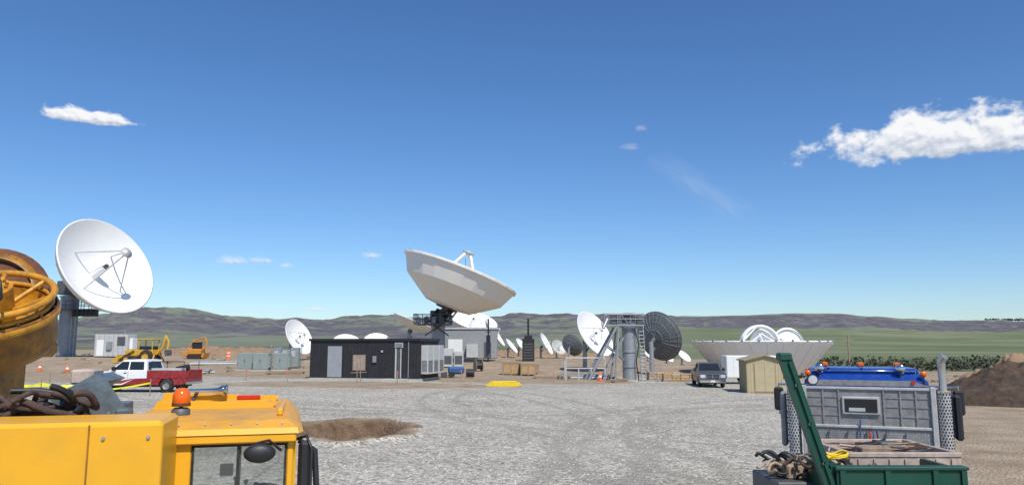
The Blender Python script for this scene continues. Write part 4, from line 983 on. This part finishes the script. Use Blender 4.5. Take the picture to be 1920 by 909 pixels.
# ------------------------------------------------------------ clouds
def cloud(loc,W,H,seed,dens=1.0,soft=.12,thr=.5,amp=1.0,ns=3.0,wisp=False,op=1.0,sx=.62):
    me=bpy.data.meshes.new('cloud'); me.from_pydata([(-W,0,-H),(W,0,-H),(W,0,H),(-W,0,H)],[],[(0,1,2,3)])
    o=bpy.data.objects.new('cloud',me); scene.collection.objects.link(o); o.location=loc
    o.rotation_euler=(0,0,-math.atan2(loc[0],loc[1]))
    global N,L,P
    m=bpy.data.materials.new('cloud_painted_light'); m.use_nodes=True; nt=m.node_tree; nt.nodes.clear(); N=nt.nodes; L=nt.links
    tc=N.new('ShaderNodeTexCoord')
    mp=N.new('ShaderNodeMapping'); mp.inputs['Scale'].default_value=(1/W,1,1/H); L.new(tc.outputs['Object'],mp.inputs[0])
    sep=N.new('ShaderNodeSeparateXYZ'); L.new(mp.outputs[0],sep.inputs[0])
    X,Z=sep.outputs[0],sep.outputs[2]
    mp2=N.new('ShaderNodeMapping'); s_=ns/H; mp2.inputs['Scale'].default_value=(s_*(.35 if wisp else sx),1,s_); mp2.inputs['Location'].default_value=(seed,0,seed*1.7); L.new(tc.outputs['Object'],mp2.inputs[0])
    P=mp2.outputs[0]
    nA=noi(.55,9,.58)
    mp3=N.new('ShaderNodeMapping'); mp3.inputs['Location'].default_value=(.12,0,.32); L.new(P,mp3.inputs[0])
    P0=P; P=mp3.outputs[0]; nB=noi(.55,7,.58); P=P0
    zneg=mth('MULTIPLY',mth('MINIMUM',mth('ADD',Z,.30),0.0),2.2 if not wisp else 1.0); zpos=mth('MAXIMUM',mth('ADD',Z,.30),0.0)
    zz=mth('ADD',zneg,mth('MULTIPLY',zpos,.92))
    r=mth('SQRT',mth('ADD',mth('MULTIPLY',X,X),mth('MULTIPLY',zz,zz)))
    base=mth('SUBTRACT',1.0,mth('MULTIPLY',r,1.25))
    d=mth('ADD',base,mth('MULTIPLY',mth('SUBTRACT',nA,.5),2.6*amp))
    al=N.new('ShaderNodeMapRange'); al.interpolation_type='SMOOTHSTEP'; al.inputs['From Min'].default_value=thr-.3-soft; al.inputs['From Max'].default_value=thr-.3+soft; al.inputs['To Max'].default_value=op
    L.new(d,al.inputs['Value'])
    lit=mth('ADD',mth('MULTIPLY',mth('SUBTRACT',nA,nB),2.6),mth('MULTIPLY',Z,.7))
    cr=ramp(mth('ADD',lit,.55),[(.0,(.46,.53,.66)),(.35,(.74,.78,.86)),(.62,(.97,.98,1.0))])  # sunlit tops and grey-blue shaded parts painted into the cloud colour
    em=N.new('ShaderNodeEmission'); L.new(cr,em.inputs[0]); em.inputs[1].default_value=.97  # sheet glows by itself to stand in for sunlight on the cloud
    tr=N.new('ShaderNodeBsdfTransparent'); mx=N.new('ShaderNodeMixShader'); out=N.new('ShaderNodeOutputMaterial')
    L.new(al.outputs[0],mx.inputs[0]); L.new(tr.outputs[0],mx.inputs[1]); L.new(em.outputs[0],mx.inputs[2]); L.new(mx.outputs[0],out.inputs[0])
    me.materials.append(m); return o
cloud((-1765,3000,948),225,62,3.1,ns=1.6,amp=.8,soft=.2)
cloud((1810,3000,885),680,185,15.3,ns=2.9,amp=.85,soft=.2,sx=.75)
for px_,py_,w_,h_,sd in ((436,486,30,9,1),(490,487,28,7,2),(537,497,14,6,4),(697,478,20,8,5),(340,585,28,7,6),(1202,240,14,7,8),(1182,275,22,7,9),(590,579,22,5,10),(990,592,40,8,12),(840,588,30,7,11)):
    Yc=3900.0; t=(454.5-py_)/1400; Zc=(t*Yc*.991+Yc*.1348)/(.991-t*.1348); d=Yc*.991+Zc*.1348
    cloud(((px_-960)/1400*d,Yc,Zc+3),w_/1400*d,h_/1400*d*1.3,sd*3.3,ns=1.4,soft=.6,op=.5 if py_>400 else .22,amp=.7)
o=cloud((1010,3900,830),330,80,21,ns=2,soft=.9,op=.10,wisp=True,amp=.9); o.rotation_euler=(0,R(34),-.2)

# ------------------------------------------------------------ world, sun, camera
sun_el=R(52); sun_az=R(156)
w=bpy.data.worlds.new('World'); scene.world=w; w.use_nodes=True; nt=w.node_tree; N=nt.nodes; L=nt.links
bg=N['Background']; sky=N.new('ShaderNodeTexSky'); sky.sky_type='NISHITA'; sky.sun_disc=False
sky.sun_elevation=sun_el; sky.sun_rotation=sun_az; sky.altitude=400; sky.air_density=1.0; sky.dust_density=.3; sky.ozone_density=3.0
hs=N.new('ShaderNodeHueSaturation'); hs.inputs['Saturation'].default_value=1.14; L.new(sky.outputs[0],hs.inputs['Color'])
mu=N.new('ShaderNodeMix'); mu.data_type='RGBA'; mu.blend_type='MULTIPLY'; mu.inputs['Factor'].default_value=1; mu.inputs['B'].default_value=(.84,.98,1.16,1); L.new(hs.outputs[0],mu.inputs['A'])
L.new(mu.outputs['Result'],bg.inputs[0]); bg.inputs[1].default_value=.112
ld=bpy.data.lights.new('sun','SUN'); ld.energy=4.5; ld.angle=R(.5); ld.color=(1,.955,.88)
lo_=bpy.data.objects.new('sun',ld); scene.collection.objects.link(lo_)
sd=Vector((math.sin(sun_az)*math.cos(sun_el),math.cos(sun_az)*math.cos(sun_el),math.sin(sun_el)))
lo_.rotation_euler=sd.to_track_quat('Z','Y').to_euler()
cd=bpy.data.cameras.new('camera'); cam=bpy.data.objects.new('camera',cd); scene.collection.objects.link(cam)
cam.location=(0,0,3); cam.rotation_euler=(R(90+7.75),0,0); cd.sensor_width=36; cd.lens=26.25; cd.clip_end=20000; cd.clip_start=.05
scene.camera=cam
print('objects',len(scene.objects))
